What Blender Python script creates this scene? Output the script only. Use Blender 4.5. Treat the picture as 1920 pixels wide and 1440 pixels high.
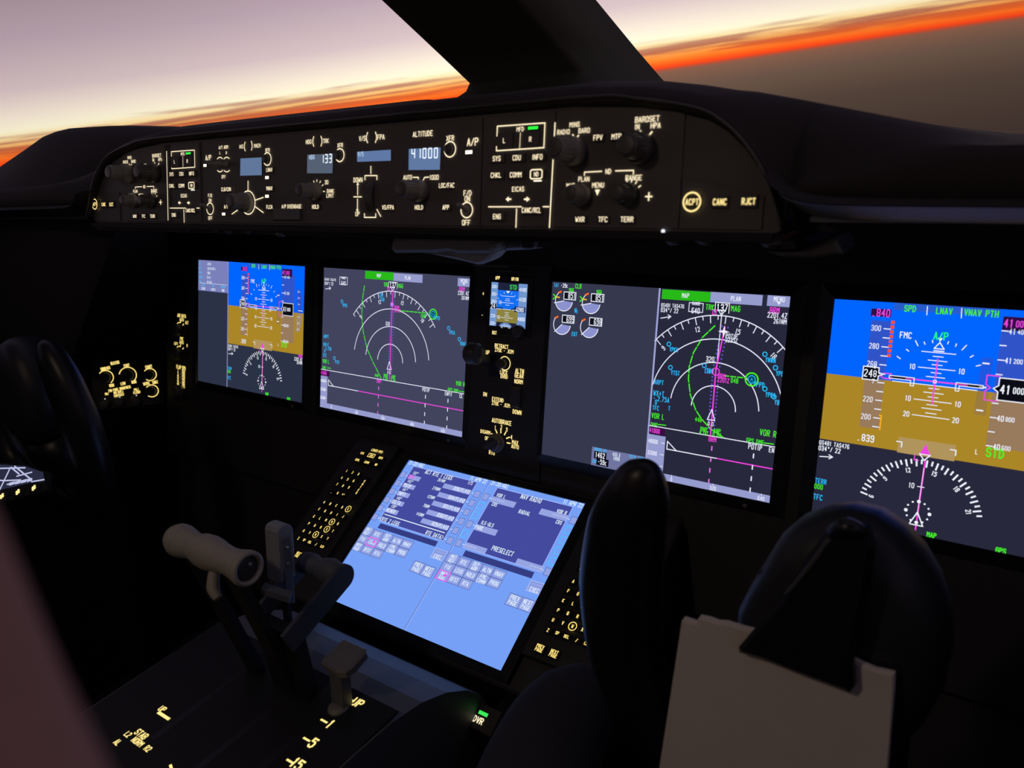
import bpy, math, random
from mathutils import Vector as V, Matrix
random.seed(4)
S = bpy.context.scene
for o in list(bpy.data.objects): bpy.data.objects.remove(o)
COL = S.collection

# ------------------------------------------------------------------ camera
CAM = V((0.66544, -0.81677, 0.35776)); FPX = 1527.7
RM = Matrix(((0.79866, -0.12488, 0.58867), (0.59173, 0.34100, -0.73046), (-0.10952, 0.93173, 0.34624)))
cam = bpy.data.objects.new('camera', bpy.data.cameras.new('camera')); COL.objects.link(cam)
cam.matrix_world = Matrix.Translation(CAM) @ RM.to_4x4()
cam.data.sensor_width = 36; cam.data.lens = 36 * FPX / 1920; cam.data.clip_start = .01
cam.data.dof.use_dof = True; cam.data.dof.focus_distance = 1.1; cam.data.dof.aperture_fstop = 9.0
S.camera = cam
S.view_settings.view_transform = 'Standard'; S.view_settings.look = 'None'
S.view_settings.gamma = 1; S.view_settings.exposure = 0; S.view_settings.use_curve_mapping = False

def lin(c): c /= 255.; return c / 12.92 if c < .04045 else ((c + .055) / 1.055) ** 2.4
def L3(c): return tuple(lin(x) for x in c[:3]) + (1,)

# ------------------------------------------------------------------ sky at dusk, seen from altitude
def make_world():
    w = bpy.data.worlds.new('dusk_sky'); S.world = w; w.use_nodes = True
    nt = w.node_tree; nt.nodes.clear(); N = nt.nodes.new; lk = nt.links.new
    tc = N('ShaderNodeTexCoord')
    dot = N('ShaderNodeVectorMath'); dot.operation = 'DOT_PRODUCT'; dot.inputs[1].default_value = (-.02887, -.00885, .99954)
    lk(tc.outputs['Generated'], dot.inputs[0])
    deg = N('ShaderNodeMath'); deg.operation = 'MULTIPLY'; deg.inputs[1].default_value = 57.3; lk(dot.outputs['Value'], deg.inputs[0])
    # streaky stratus: noise stretched along the horizon
    sep = N('ShaderNodeSeparateXYZ'); lk(tc.outputs['Generated'], sep.inputs[0])
    cmb = N('ShaderNodeCombineXYZ')
    for i in (0, 1):
        m = N('ShaderNodeMath'); m.operation = 'MULTIPLY'; m.inputs[1].default_value = 2.3; lk(sep.outputs[i], m.inputs[0]); lk(m.outputs[0], cmb.inputs[i])
    m = N('ShaderNodeMath'); m.operation = 'MULTIPLY'; m.inputs[1].default_value = 1.9; lk(deg.outputs[0], m.inputs[0]); lk(m.outputs[0], cmb.inputs[2])
    nz = N('ShaderNodeTexNoise'); nz.inputs['Scale'].default_value = 2.3; nz.inputs['Detail'].default_value = 8; nz.inputs['Roughness'].default_value = .6
    lk(cmb.outputs[0], nz.inputs['Vector'])
    # base gradient by elevation in degrees, -10..40
    mr = N('ShaderNodeMapRange'); mr.inputs[1].default_value = -6; mr.inputs[2].default_value = 18; lk(deg.outputs[0], mr.inputs[0])
    cr = N('ShaderNodeValToRGB'); cr.color_ramp.interpolation = 'LINEAR'
    def p(e): return (e + 6) / 24.
    stops = [(-6, (66, 52, 46)), (-3, (82, 66, 57)), (-1.2, (106, 83, 70)), (-.22, (132, 92, 74)), (-.05, (190, 74, 42)), (.03, (255, 66, 26)), (.22, (255, 94, 28)), (.45, (255, 124, 40)), (.72, (255, 154, 66)), (1.02, (250, 186, 108)),
             (1.38, (253, 222, 158)), (1.8, (255, 247, 214)), (2.3, (250, 236, 214)), (4.0, (214, 192, 194)), (6.5, (186, 164, 175)), (9, (166, 145, 154)), (16, (106, 98, 120))]
    el = cr.color_ramp.elements
    el[0].position = p(stops[0][0]); el[0].color = L3(stops[0][1]); el[1].position = p(stops[-1][0]); el[1].color = L3(stops[-1][1])
    for e, c in stops[1:-1]: x = el.new(p(e)); x.color = L3(c)
    lk(mr.outputs[0], cr.inputs[0])
    # cloud colour by elevation
    cc = N('ShaderNodeValToRGB'); e2 = cc.color_ramp.elements
    e2[0].position = p(0); e2[0].color = L3((240, 92, 26)); e2[1].position = p(5); e2[1].color = L3((190, 165, 170))
    for e, c in ((.25, (250, 104, 34)), (.6, (220, 96, 44)), (1.0, (184, 108, 76)), (1.6, (204, 160, 130)), (2.4, (228, 200, 182))): x = e2.new(p(e)); x.color = L3(c)
    lk(mr.outputs[0], cc.inputs[0])
    # cloud coverage = band(elev) * noise
    bd = N('ShaderNodeValToRGB'); e3 = bd.color_ramp.elements
    e3[0].position = p(-.05); e3[0].color = (0, 0, 0, 1); e3[1].position = p(3.4); e3[1].color = (0, 0, 0, 1)
    for e, v in ((.15, .16), (.3, .30), (.5, .47), (.9, .48), (1.25, .44), (1.6, .36), (2.2, .18)): x = e3.new(p(e)); x.color = (v, v, v, 1)
    lk(mr.outputs[0], bd.inputs[0])
    ad = N('ShaderNodeMath'); ad.operation = 'ADD'; lk(bd.outputs[0], ad.inputs[0]); lk(nz.outputs[0], ad.inputs[1])
    th = N('ShaderNodeMapRange'); th.inputs[1].default_value = .88; th.inputs[2].default_value = .99; lk(ad.outputs[0], th.inputs[0])
    mx = N('ShaderNodeMixRGB'); lk(th.outputs[0], mx.inputs[0]); lk(cr.outputs[0], mx.inputs[1]); lk(cc.outputs[0], mx.inputs[2])
    # afterglow strongest over the sun that has just set (azimuth 35 degrees left of the nose)
    sd = N('ShaderNodeVectorMath'); sd.operation = 'DOT_PRODUCT'; sd.inputs[1].default_value = (-.574, .819, 0); lk(tc.outputs['Generated'], sd.inputs[0])
    cl = N('ShaderNodeMath'); cl.operation = 'MAXIMUM'; cl.inputs[1].default_value = 0; lk(sd.outputs['Value'], cl.inputs[0])
    pw = N('ShaderNodeMath'); pw.operation = 'POWER'; pw.inputs[1].default_value = 14; lk(cl.outputs[0], pw.inputs[0])
    st = N('ShaderNodeMath'); st.operation = 'MULTIPLY_ADD'; st.inputs[1].default_value = .28; st.inputs[2].default_value = .96; lk(pw.outputs[0], st.inputs[0])
    bg = N('ShaderNodeBackground'); lk(st.outputs[0], bg.inputs[1]); lk(mx.outputs[0], bg.inputs[0])
    out = N('ShaderNodeOutputWorld'); lk(bg.outputs[0], out.inputs[0])
make_world()

# ------------------------------------------------------------------ materials
MATS = {}
def pm(name, rgb, rough=.6, metal=0., bump=0., scale=200, var=.15, spec=.5):
    if name in MATS: return MATS[name]
    m = bpy.data.materials.new(name); m.use_nodes = True; nt = m.node_tree; b = nt.nodes['Principled BSDF']
    b.inputs['Roughness'].default_value = rough; b.inputs['Metallic'].default_value = metal; b.inputs['Specular IOR Level'].default_value = spec
    tc = nt.nodes.new('ShaderNodeTexCoord'); n = nt.nodes.new('ShaderNodeTexNoise'); n.inputs['Scale'].default_value = scale; n.inputs['Detail'].default_value = 3
    nt.links.new(tc.outputs['Object'], n.inputs['Vector'])
    r = nt.nodes.new('ShaderNodeValToRGB'); e = r.color_ramp.elements
    e[0].color = tuple(x * (1 - var) for x in rgb) + (1,); e[1].color = tuple(x * (1 + var) for x in rgb) + (1,)
    nt.links.new(n.outputs[0], r.inputs[0]); nt.links.new(r.outputs[0], b.inputs['Base Color'])
    if bump:
        bp = nt.nodes.new('ShaderNodeBump'); bp.inputs['Strength'].default_value = bump; bp.inputs['Distance'].default_value = .001
        nt.links.new(n.outputs[0], bp.inputs['Height']); nt.links.new(bp.outputs[0], b.inputs['Normal'])
    MATS[name] = m; return m
def em(c, k=1.0):
    key = 'glow_%d_%d_%d_%.2f' % (*c, k)
    if key in MATS: return MATS[key]
    m = bpy.data.materials.new(key); m.use_nodes = True; nt = m.node_tree; nt.nodes.clear()
    e = nt.nodes.new('ShaderNodeEmission'); e.inputs[0].default_value = L3(c); e.inputs[1].default_value = k
    o = nt.nodes.new('ShaderNodeOutputMaterial'); nt.links.new(e.outputs[0], o.inputs[0])
    MATS[key] = m; return m
def glass():
    m = bpy.data.materials.new('windshield_glass'); m.use_nodes = True; nt = m.node_tree; nt.nodes.clear()
    t = nt.nodes.new('ShaderNodeBsdfTransparent'); t.inputs[0].default_value = (.985, .985, .985, 1)
    g = nt.nodes.new('ShaderNodeBsdfGlossy'); g.inputs['Roughness'].default_value = .02
    mx = nt.nodes.new('ShaderNodeMixShader'); mx.inputs[0].default_value = .03; o = nt.nodes.new('ShaderNodeOutputMaterial')
    nt.links.new(t.outputs[0], mx.inputs[1]); nt.links.new(g.outputs[0], mx.inputs[2]); nt.links.new(mx.outputs[0], o.inputs[0]); return m
BLACK = pm('black_panel_paint', (.045, .043, .043), .55, bump=.05, scale=900)
FACE = pm('charcoal_faceplate_paint', (.10, .093, .092), .6, bump=.05, scale=900)
SHELL = pm('grey_cabin_lining', (.40, .385, .37), .8, bump=.1, scale=120)
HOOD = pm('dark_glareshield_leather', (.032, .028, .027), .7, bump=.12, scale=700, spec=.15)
RIM = pm('satin_trim', (.06, .06, .06), .35)
POST = pm('post_lining', (.050, .056, .044), .75, bump=.05, scale=400, spec=.15)
BEZ = pm('bezel_plastic', (.02, .02, .022), .4)
KNOB = pm('grey_knob_plastic', (.24, .23, .22), .5)
KDARK = pm('dark_knob_plastic', (.075, .074, .074), .42)
CREAM = pm('cream_lever_plastic', (.42, .39, .33), .5)
GREY = pm('grey_lever_paint', (.33, .35, .38), .45)
GREYD = pm('dark_lever_paint', (.12, .13, .15), .5)
YOKE = pm('black_yoke_plastic', (.008, .008, .010), .38)
DEEP = pm('shade_black_paint', (.012, .012, .014), .6)  # near-black that stands in for shade on pedestal, lever arms and lower walls
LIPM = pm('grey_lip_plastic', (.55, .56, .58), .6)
HUBM = pm('charcoal_hub_plastic', (.024, .026, .03), .45)
PAPER = pm('off_white_paper', (.84, .77, .70), .9, scale=40, var=.05)
FABRIC = pm('dark_fabric', (.035, .035, .045), .95, bump=.5, scale=900)
SEATM = pm('reddish_brown_upholstery', (.34, .2, .19), .9, bump=.2, scale=300)
METAL = pm('screw_metal', (.6, .6, .6), .3, .9)
GLASS = glass()
AMB = em((255, 228, 150), 1.25); WLEG = em((255, 236, 196), 1.25); LAMPW = em((255, 240, 220), 1.6)
WHT = em((236, 240, 255), 1.0); GRN = em((70, 240, 40), 1.0); MAG = em((240, 70, 225), 1.0); CYN = em((40, 190, 255), 1.0)
TBLU = em((225, 240, 255), 1.0); BLK = em((12, 12, 22), 1.0)

# ------------------------------------------------------------------ frames (planes of the cockpit) and mesh builder
def ray(u, v): return RM @ V(((u - 960) / FPX, -(v - 720) / FPX, -1)).normalized()
class Frame:
    def __init__(s, o, ux, uy):
        s.o = V(o); s.ux = V(ux).normalized(); uy = V(uy); s.n = s.ux.cross(uy).normalized(); s.uy = s.n.cross(s.ux)
    def L(s, u, v, h=0.):
        d = ray(u, v); o = s.o + s.n * h; t = (o - CAM).dot(s.n) / d.dot(s.n); q = CAM + d * t - s.o
        return q.dot(s.ux), q.dot(s.uy)
    def W(s, a, b, h=0.): return s.o + s.ux * a + s.uy * b + s.n * h
    def P(s, u, v, h=0.): return s.W(*s.L(u, v, h), h)
def Z(fr, ox, oy, k): return lambda x, y: fr.L(ox + x / k, oy + y / k)
PAN = Frame((0, 0, 0), (1, 0, 0), (0, .27441, .96161))
MCP = Frame((0, -.2675, .244), (1, 0, 0), (0, .24, .97))
LOW = Frame((.001, -.163, -.2053), (1, 0, 0), (0, .868, .4965))
_n = V((.80, -.54, .27)).normalized(); _ux = V((.56, .83, 0)).normalized()
SID = Frame((-.95, -.06, -.13), _ux, _n.cross(_ux))
PED = Frame((0, -.5, -.205), (1, 0, 0), (0, 1, .02))

GL = {'A':'00 26 40|12 32','B':'00 06 36 45 44 33 03|33 42 41 30 00','C':'45 36 16 05 01 10 30 41','D':'00 06 26 44 42 20 00','E':'46 06 00 40|03 33','F':'00 06 46|03 33','G':'45 36 16 05 01 10 30 41 43 23','H':'00 06|40 46|03 43','I':'20 26','J':'01 10 30 41 46','K':'00 06|46 03 40','L':'06 00 40','M':'00 06 23 46 40','N':'00 06 40 46','O':'10 01 05 16 36 45 41 30 10','P':'00 06 36 45 44 33 03','Q':'10 01 05 16 36 45 41 30 10|22 40','R':'00 06 36 45 44 33 03|23 40','S':'45 36 16 05 04 13 33 42 41 30 10 01','T':'06 46|26 20','U':'06 01 10 30 41 46','V':'06 20 46','W':'06 10 24 30 46','X':'00 46|06 40','Y':'06 23 46|23 20','Z':'06 46 00 40','0':'10 01 05 16 36 45 41 30 10','1':'15 26 20','2':'05 16 36 45 44 00 40','3':'05 16 36 45 44 33 42 41 30 10 01|13 33','4':'30 36 02 42','5':'46 06 04 34 43 41 30 10 01','6':'45 36 16 05 01 10 30 41 42 33 03','7':'06 46 10','8':'13 04 05 16 36 45 44 33 13 02 01 10 30 41 42 33','9':'01 10 30 41 45 36 16 05 04 13 43','/':'00 46','-':'13 33','.':'10 20','!':'20 21','(':'37 25 21 3.','°':'15 26 35 24 15',':':'21 22|24 25','+':'03 43|21 25','<':'40 03 46','>':'00 43 06','c':'34 14 03 01 10 30','=':'02 42|04 44'}
GL['('] = '36 14 12 30'; GL[')'] = '16 34 32 10'
NARROW = {'I': .35, '1': .7, '.': .5, ':': .5, '/': .85, '(': .6, ')': .6, 'J': .85, 'L': .9, 'M': 1.15, 'W': 1.2, ' ': .6}

TS = [1, 1]   # scale of lettering height and width
class MB:
    def __init__(s): s.v = []; s.f = []; s.mi = []; s.mats = []; s.sm = []
    def m(s, mat):
        if mat not in s.mats: s.mats.append(mat)
        return s.mats.index(mat)
    def face(s, pts, mat, smooth=False):
        i = len(s.v); s.v += [V(p) for p in pts]; s.f.append(tuple(range(i, i + len(pts)))); s.mi.append(s.m(mat)); s.sm.append(smooth); return s
    def poly(s, fr, pts, h, mat):
        if len(pts) > 2:
            ar = sum(pts[i][0] * pts[(i + 1) % len(pts)][1] - pts[(i + 1) % len(pts)][0] * pts[i][1] for i in range(len(pts)))
            if ar < 0: pts = pts[::-1]
        return s.face([fr.W(a, b, h) for a, b in pts], mat)
    def rect(s, fr, a0, b0, a1, b1, h, mat): return s.poly(fr, [(a0, b0), (a1, b0), (a1, b1), (a0, b1)], h, mat)
    def line(s, fr, pts, w, h, mat, close=False):
        pts = list(pts) + ([pts[0]] if close else [])
        for (x0, y0), (x1, y1) in zip(pts, pts[1:]):
            dx, dy = x1 - x0, y1 - y0; l = math.hypot(dx, dy)
            if l < 1e-7: continue
            dx /= l; dy /= l; e = w / 2
            x0_, y0_, x1_, y1_ = x0 - dx * e * .7, y0 - dy * e * .7, x1 + dx * e * .7, y1 + dy * e * .7
            s.face([fr.W(x0_ + dy * e, y0_ - dx * e, h), fr.W(x1_ + dy * e, y1_ - dx * e, h), fr.W(x1_ - dy * e, y1_ + dx * e, h), fr.W(x0_ - dy * e, y0_ + dx * e, h)], mat)
        return s
    def dash(s, fr, pts, w, h, mat, on, off):
        t = 0
        for (x0, y0), (x1, y1) in zip(pts, pts[1:]):
            l = math.hypot(x1 - x0, y1 - y0); p = -t
            while p < l:
                a, b = max(0, p), min(l, p + on)
                if b > a + 1e-6: s.line(fr, [(x0 + (x1 - x0) * a / l, y0 + (y1 - y0) * a / l), (x0 + (x1 - x0) * b / l, y0 + (y1 - y0) * b / l)], w, h, mat)
                p += on + off
            t = (on + off) - (p - l) if p > l else 0
        return s
    def arc(s, fr, c, r, t0, t1, w, h, mat, n=48):
        return s.line(fr, [(c[0] + r * math.sin(math.radians(t0 + (t1 - t0) * i / n)), c[1] + r * math.cos(math.radians(t0 + (t1 - t0) * i / n))) for i in range(n + 1)], w, h, mat)
    def disc(s, fr, c, r, h, mat, n=24, t0=0, t1=360):
        return s.poly(fr, [(c[0] + r * math.sin(math.radians(t0 + (t1 - t0) * i / n)), c[1] + r * math.cos(math.radians(t0 + (t1 - t0) * i / n))) for i in range(n + (t1 - t0 < 360))] + ([c] if t1 - t0 < 360 else []), h, mat)
    def text(s, fr, t, c, H, mat, h=.0004, al='c', wf=.8, wt=.15, mono=False, rot=0, sp=.26):
        H *= TS[0]; wf *= TS[1]
        adv = [((1 if mono else NARROW.get(ch, 1)) * wf * .667 + sp) * H for ch in t]; tot = sum(adv) - sp * H
        x = {'c': -tot / 2, 'l': 0, 'r': -tot}[al]; cr, sr = math.cos(rot), math.sin(rot)
        for ch, ad in zip(t, adv):
            if ch in GL:
                gw = ad - sp * H
                for pl in GL[ch].split('|'):
                    pts = []
                    for q in pl.split():
                        gx, gy = float(q[0]), float(q[1])
                        px = x + (gw * gx / 4 if ch not in 'I!' else gw / 2); py = -H / 2 + H * gy / 6
                        pts.append((c[0] + px * cr - py * sr, c[1] + px * sr + py * cr))
                    s.line(fr, pts, wt * H, h, mat)
            x += ad
        return s
    def block(s, fr, pts, h0, h1, mat, ch=0., top=None):
        """extruded outline with a chamfered front edge"""
        ar = sum(pts[i][0] * pts[(i + 1) % len(pts)][1] - pts[(i + 1) % len(pts)][0] * pts[i][1] for i in range(len(pts)))
        if ar < 0: pts = pts[::-1]
        n = len(pts); ca = sum(p[0] for p in pts) / n; cb = sum(p[1] for p in pts) / n
        def ins(d):
            r = []
            for i in range(n):
                p, q, t = V(pts[i - 1]), V(pts[i]), V(pts[(i + 1) % n]); e1 = (q - p).normalized(); e2 = (t - q).normalized()
                n1 = V((-e1.y, e1.x)); n2 = V((-e2.y, e2.x)); b = n1 + n2; b = b / max(.25, b.dot(b) / 2) if b.length > 1e-6 else n1
                r.append((q.x + b.x * d, q.y + b.y * d))
            return r
        rings = [(pts, h0), (pts, h1 - ch)] + ([(ins(ch), h1)] if ch else [])
        if not ch: rings[1] = (pts, h1)
        i0 = len(s.v)
        for ps, h in rings: s.v += [fr.W(a, b, h) for a, b in ps]
        for k in range(len(rings) - 1):
            for i in range(n):
                j = (i + 1) % n; s.f.append((i0 + k * n + i, i0 + k * n + j, i0 + (k + 1) * n + j, i0 + (k + 1) * n + i)); s.mi.append(s.m(mat)); s.sm.append(False)
        t0 = i0 + (len(rings) - 1) * n
        s.f.append(tuple(range(t0, t0 + n))); s.mi.append(s.m(top or mat)); s.sm.append(False)
        s.f.append(tuple(reversed(range(i0, i0 + n)))); s.mi.append(s.m(mat)); s.sm.append(False)
        return s
    def box(s, fr, a0, b0, a1, b1, h0, h1, mat, ch=0., top=None): return s.block(fr, [(a0, b0), (a1, b0), (a1, b1), (a0, b1)], h0, h1, mat, ch, top)
    def loft(s, rings, mat, cap=True, closed=True, smooth=True):
        n = len(rings[0]); i0 = len(s.v)
        for r in rings: s.v += [V(p) for p in r]
        for k in range(len(rings) - 1):
            for i in range(n if closed else n - 1):
                j = (i + 1) % n; s.f.append((i0 + k * n + i, i0 + k * n + j, i0 + (k + 1) * n + j, i0 + (k + 1) * n + i)); s.mi.append(s.m(mat)); s.sm.append(smooth)
        if cap:
            for t, rev in ((i0, True), (i0 + (len(rings) - 1) * n, False)):
                q = list(range(t, t + n)); s.f.append(tuple(q[::-1] if rev else q)); s.mi.append(s.m(mat)); s.sm.append(False)
        return s
    def lathe(s, o, ax, prof, mat, n=28, smooth=True):
        ax = V(ax).normalized(); x = ax.orthogonal().normalized(); y = ax.cross(x); o = V(o)
        return s.loft([[o + ax * h + (x * math.cos(6.28318 * i / n) + y * math.sin(6.28318 * i / n)) * r for i in range(n)] for r, h in prof], mat, smooth=smooth)
    def tube(s, pts, rad, mat, n=16, up=(0, 1, 0), sub=5):
        """smooth tube through points; rad = list of (ra, rb) or floats; ra across, rb along up"""
        P = [V(p) for p in pts]; R = [(r, r) if not isinstance(r, tuple) else r for r in rad]; rings = []; up = V(up)
        def cat(a, b, c, d, t): return ((b * 2) + (c - a) * t + (a * 2 - b * 5 + c * 4 - d) * t * t + (b * 3 - a - c * 3 + d) * t ** 3) * .5
        Q = []; RR = []
        for i in range(len(P) - 1):
            a, b, c, d = P[max(0, i - 1)], P[i], P[i + 1], P[min(len(P) - 1, i + 2)]
            for k in range(sub):
                t = k / sub; Q.append(cat(a, b, c, d, t)); RR.append(tuple(R[i][j] * (1 - t) + R[i + 1][j] * t for j in (0, 1)))
        Q.append(P[-1]); RR.append(R[-1])
        for i, q in enumerate(Q):
            t = (Q[min(i + 1, len(Q) - 1)] - Q[max(0, i - 1)]).normalized(); e = (up - t * up.dot(t)).normalized(); f = t.cross(e)
            rings.append([q + f * (RR[i][0] * math.cos(6.28318 * k / n)) + e * (RR[i][1] * math.sin(6.28318 * k / n)) for k in range(n)])
        return s.loft(rings, mat)
    def bar(s, p0, p1, w, t, mat, up=(0, 0, 1)):
        p0, p1 = V(p0), V(p1); d = (p1 - p0).normalized(); e = d.cross(V(up)).normalized(); g = e.cross(d)
        return s.loft([[p + e * (a * w / 2) + g * (b * t / 2) for a, b in ((-1, -1), (1, -1), (1, 1), (-1, 1))] for p in (p0, p1)], mat, smooth=False)
    def build(s, name, parent=None, label=None):
        root = parent
        while root and root.parent: root = root.parent
        off = root.location if root else V((0, 0, 0))
        me = bpy.data.meshes.new(name); me.from_pydata([tuple(p - off) for p in s.v], [], s.f)
        for m in s.mats: me.materials.append(m)
        me.polygons.foreach_set('material_index', s.mi); me.polygons.foreach_set('use_smooth', s.sm); me.update()
        o = bpy.data.objects.new(name, me); COL.objects.link(o); o.parent = parent
        if label: o['label'] = label
        return o
def thing(name, label, cat, loc, group=None):
    o = bpy.data.objects.new(name, None); COL.objects.link(o); o.location = loc; o.empty_display_size = .02
    o['label'] = label; o['category'] = cat
    if group: o['group'] = group
    return o
def tag(o, label, cat, group=None):
    o['label'] = label; o['category'] = cat
    if group: o['group'] = group
    return o
def struct(o, label=None):
    o['kind'] = 'structure'
    if label: o['label'] = label
    return o
def copy_tree(o, parent=None):
    c = o.copy(); COL.objects.link(c); c.parent = parent
    for ch in list(o.children): copy_tree(ch, c)
    return c

# ------------------------------------------------------------------ cockpit shell
def shell():
    WF = Frame((0, 0, 0), (1, 0, 0), (0, 0, 1)); FL = Frame((0, 0, 0), (1, 0, 0), (0, 1, 0))
    struct(MB().box(FL, -1.3, -2.2, 1.3, .6, -.98, -.95, FABRIC).build('floor'))
    struct(MB().box(FL, -1.3, -2.2, 1.3, -.42, .85, .88, SHELL).build('ceiling'))
    struct(MB().box(WF, -1.3, -.95, 1.3, .88, 2.2, 2.25, SHELL).build('wall_back'))   # normal of WF is -y
    struct(MB().box(WF, -1.3, -.95, 1.3, .2, -.42, -.4, BLACK).build('wall_front'))
    for sgn, nm in ((-1, 'wall_left'), (1, 'wall_right')):
        SF = Frame((1.27 * sgn, 0, 0), (0, 1, 0), (0, 0, 1)); m = MB()
        for a0, b0, a1, b1 in ((-2.2, -.95, .45, .30), (-2.2, .30, -1.5, .88), (-1.5, .80, -.35, .88)): m.box(SF, a0, b0, a1, b1, -.02, .02, DEEP if b1 < .5 else SHELL)  # lower wall blackened to stand in for the shadow there
        struct(m.build(nm))
    def pane(nm, q):
        q = [V(p) for p in q]; n = (q[1] - q[0]).cross(q[2] - q[0]).normalized() * .006
        m = MB(); m.loft([[p for p in q], [p + n for p in q]], GLASS, smooth=False); return struct(m.build(nm))
    pane('window_1', [(-.10, .24, .30), (-1.22, -.02, .26), (-1.12, -.55, .86), (-.10, -.46, .86)])
    pane('window_2', [(.10, .24, .30), (1.22, -.02, .2), (1.12, -.55, .86), (.10, -.46, .86)])
    pane('window_3', [(-1.262, -1.5, .28), (-1.262, -.06, .26), (-1.262, -.52, .80), (-1.262, -1.5, .80)])
    pane('window_4', [(1.262, -1.5, .28), (1.262, -.06, .22), (1.262, -.52, .80), (1.262, -1.5, .80)])
    # centre windshield post, leaning aft, with a flared foot
    def sec(z, w, d, y): # rounded aft face
        pts = []
        for a, b in ((-.5, .06), (-.47, .02), (-.40, 0), (-.2, -.008), (0, -.01), (.2, -.008), (.40, 0), (.47, .02), (.5, .06), (.5, 1), (-.5, 1)): pts.append(V((a * w, y + b * d, z + b * d * -.1)))
        return pts
    m = MB(); rs = []
    for z, w, d, y in ((.325, .30, .25, .068), (.340, .245, .23, .082), (.352, .20, .22, .096), (.362, .184, .216, .097), (.40, .18, .21, .042), (.465, .18, .195, -.05), (.86, .18, .15, -.60)): rs.append(sec(z, w, d, y))
    m.loft(rs, POST)
    struct(m.build('trim_1'), 'dark centre post between the two windshields')
    # seam of the cover on the foot of the post
    # left window sill cowl
    crest = [(-.44, .340), (-.456, .344), (-.56, .352), (-.686, .361), (-.75, .364), (-.809, .3655), (-.86, .363), (-.913, .357), (-1.0, .338), (-1.124, .312), (-1.26, .29)]
    rings = [[V((x, -.26, .02)) if x < -.62 else V((x, -.14, z - .06)), V((x, -.22, z - .16)) if x < -.62 else V((x, -.135, z - .04)), V((x, -.16, z - .05)) if x < -.62 else V((x, -.13, z - .02)), V((x, -.12, z - .01)), V((x, -.10, z)), V((x, -.06, z - .002)), V((x, .0, z - .03)), V((x, .08, z - .08))] for x, z in crest]
    struct(MB().loft(rings, HOOD, closed=False, cap=False).build('trim_2'), 'dark sill cowl below the left windshield')
shell()
def added_dome_lamp():
    t = thing('added_dome_lamp', 'dim round dome lamp added out of view behind the seats as fill light', 'lamp', (.15, -1.2, .85))  # unseen lamp, added to warm the pad and lever grips
    MB().lathe((.15, -1.2, .85), (0, 0, -1), [(.085, 0), (.085, .006), (.075, .014), (.062, .016), (.060, .010)], GREY, 32).build('bezel', t)
    MB().lathe((.15, -1.2, .85), (0, 0, -1), [(.060, .004), (.060, .010), (.045, .018), (.02, .023), (.001, .024)], em((255, 226, 200), 34), 32).build('lens', t)
added_dome_lamp()

# ------------------------------------------------------------------ instrument panel board
def panel():
    t = thing('instrument_panel', 'wide matte black main instrument panel carrying the bright displays', 'instrument panel', PAN.W(0, -.2, -.01))
    pts = [(-.85, .215), (1.02, .215), (1.02, -.27), (.30, -.27), (.28, -.17), (-.28, -.17), (-.30, -.27), (-.85, -.27)]
    MB().block(PAN, pts, -.03, -.005, BLACK, .002).build('panel_board', t)
    MB().box(PAN, -.066, -.155, .066, .135, -.005, -.0012, BLACK, .001).build('center_plate', t)
    # slot details above the standby display
    z = Z(PAN, 720, 410, 5.647); m = MB()
    m.line(PAN, [z(950, 495), z(1320, 510)], .0016, .0003, KNOB); m.line(PAN, [z(1180, 555), z(1430, 566)], .0014, .0003, KNOB); m.build('trim_seam', t)
    # knee board under the panel on each side
    for s in (-1, 1):
        F = Frame((0, 0, 0), (1, 0, 0), (0, .5, .86))
        MB().box(PAN, (.3 if s > 0 else -.85), -.5, (1.02 if s > 0 else -.3), -.27, -.05, -.03, BLACK, .003).build('lower_panel', t)
panel()

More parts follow.
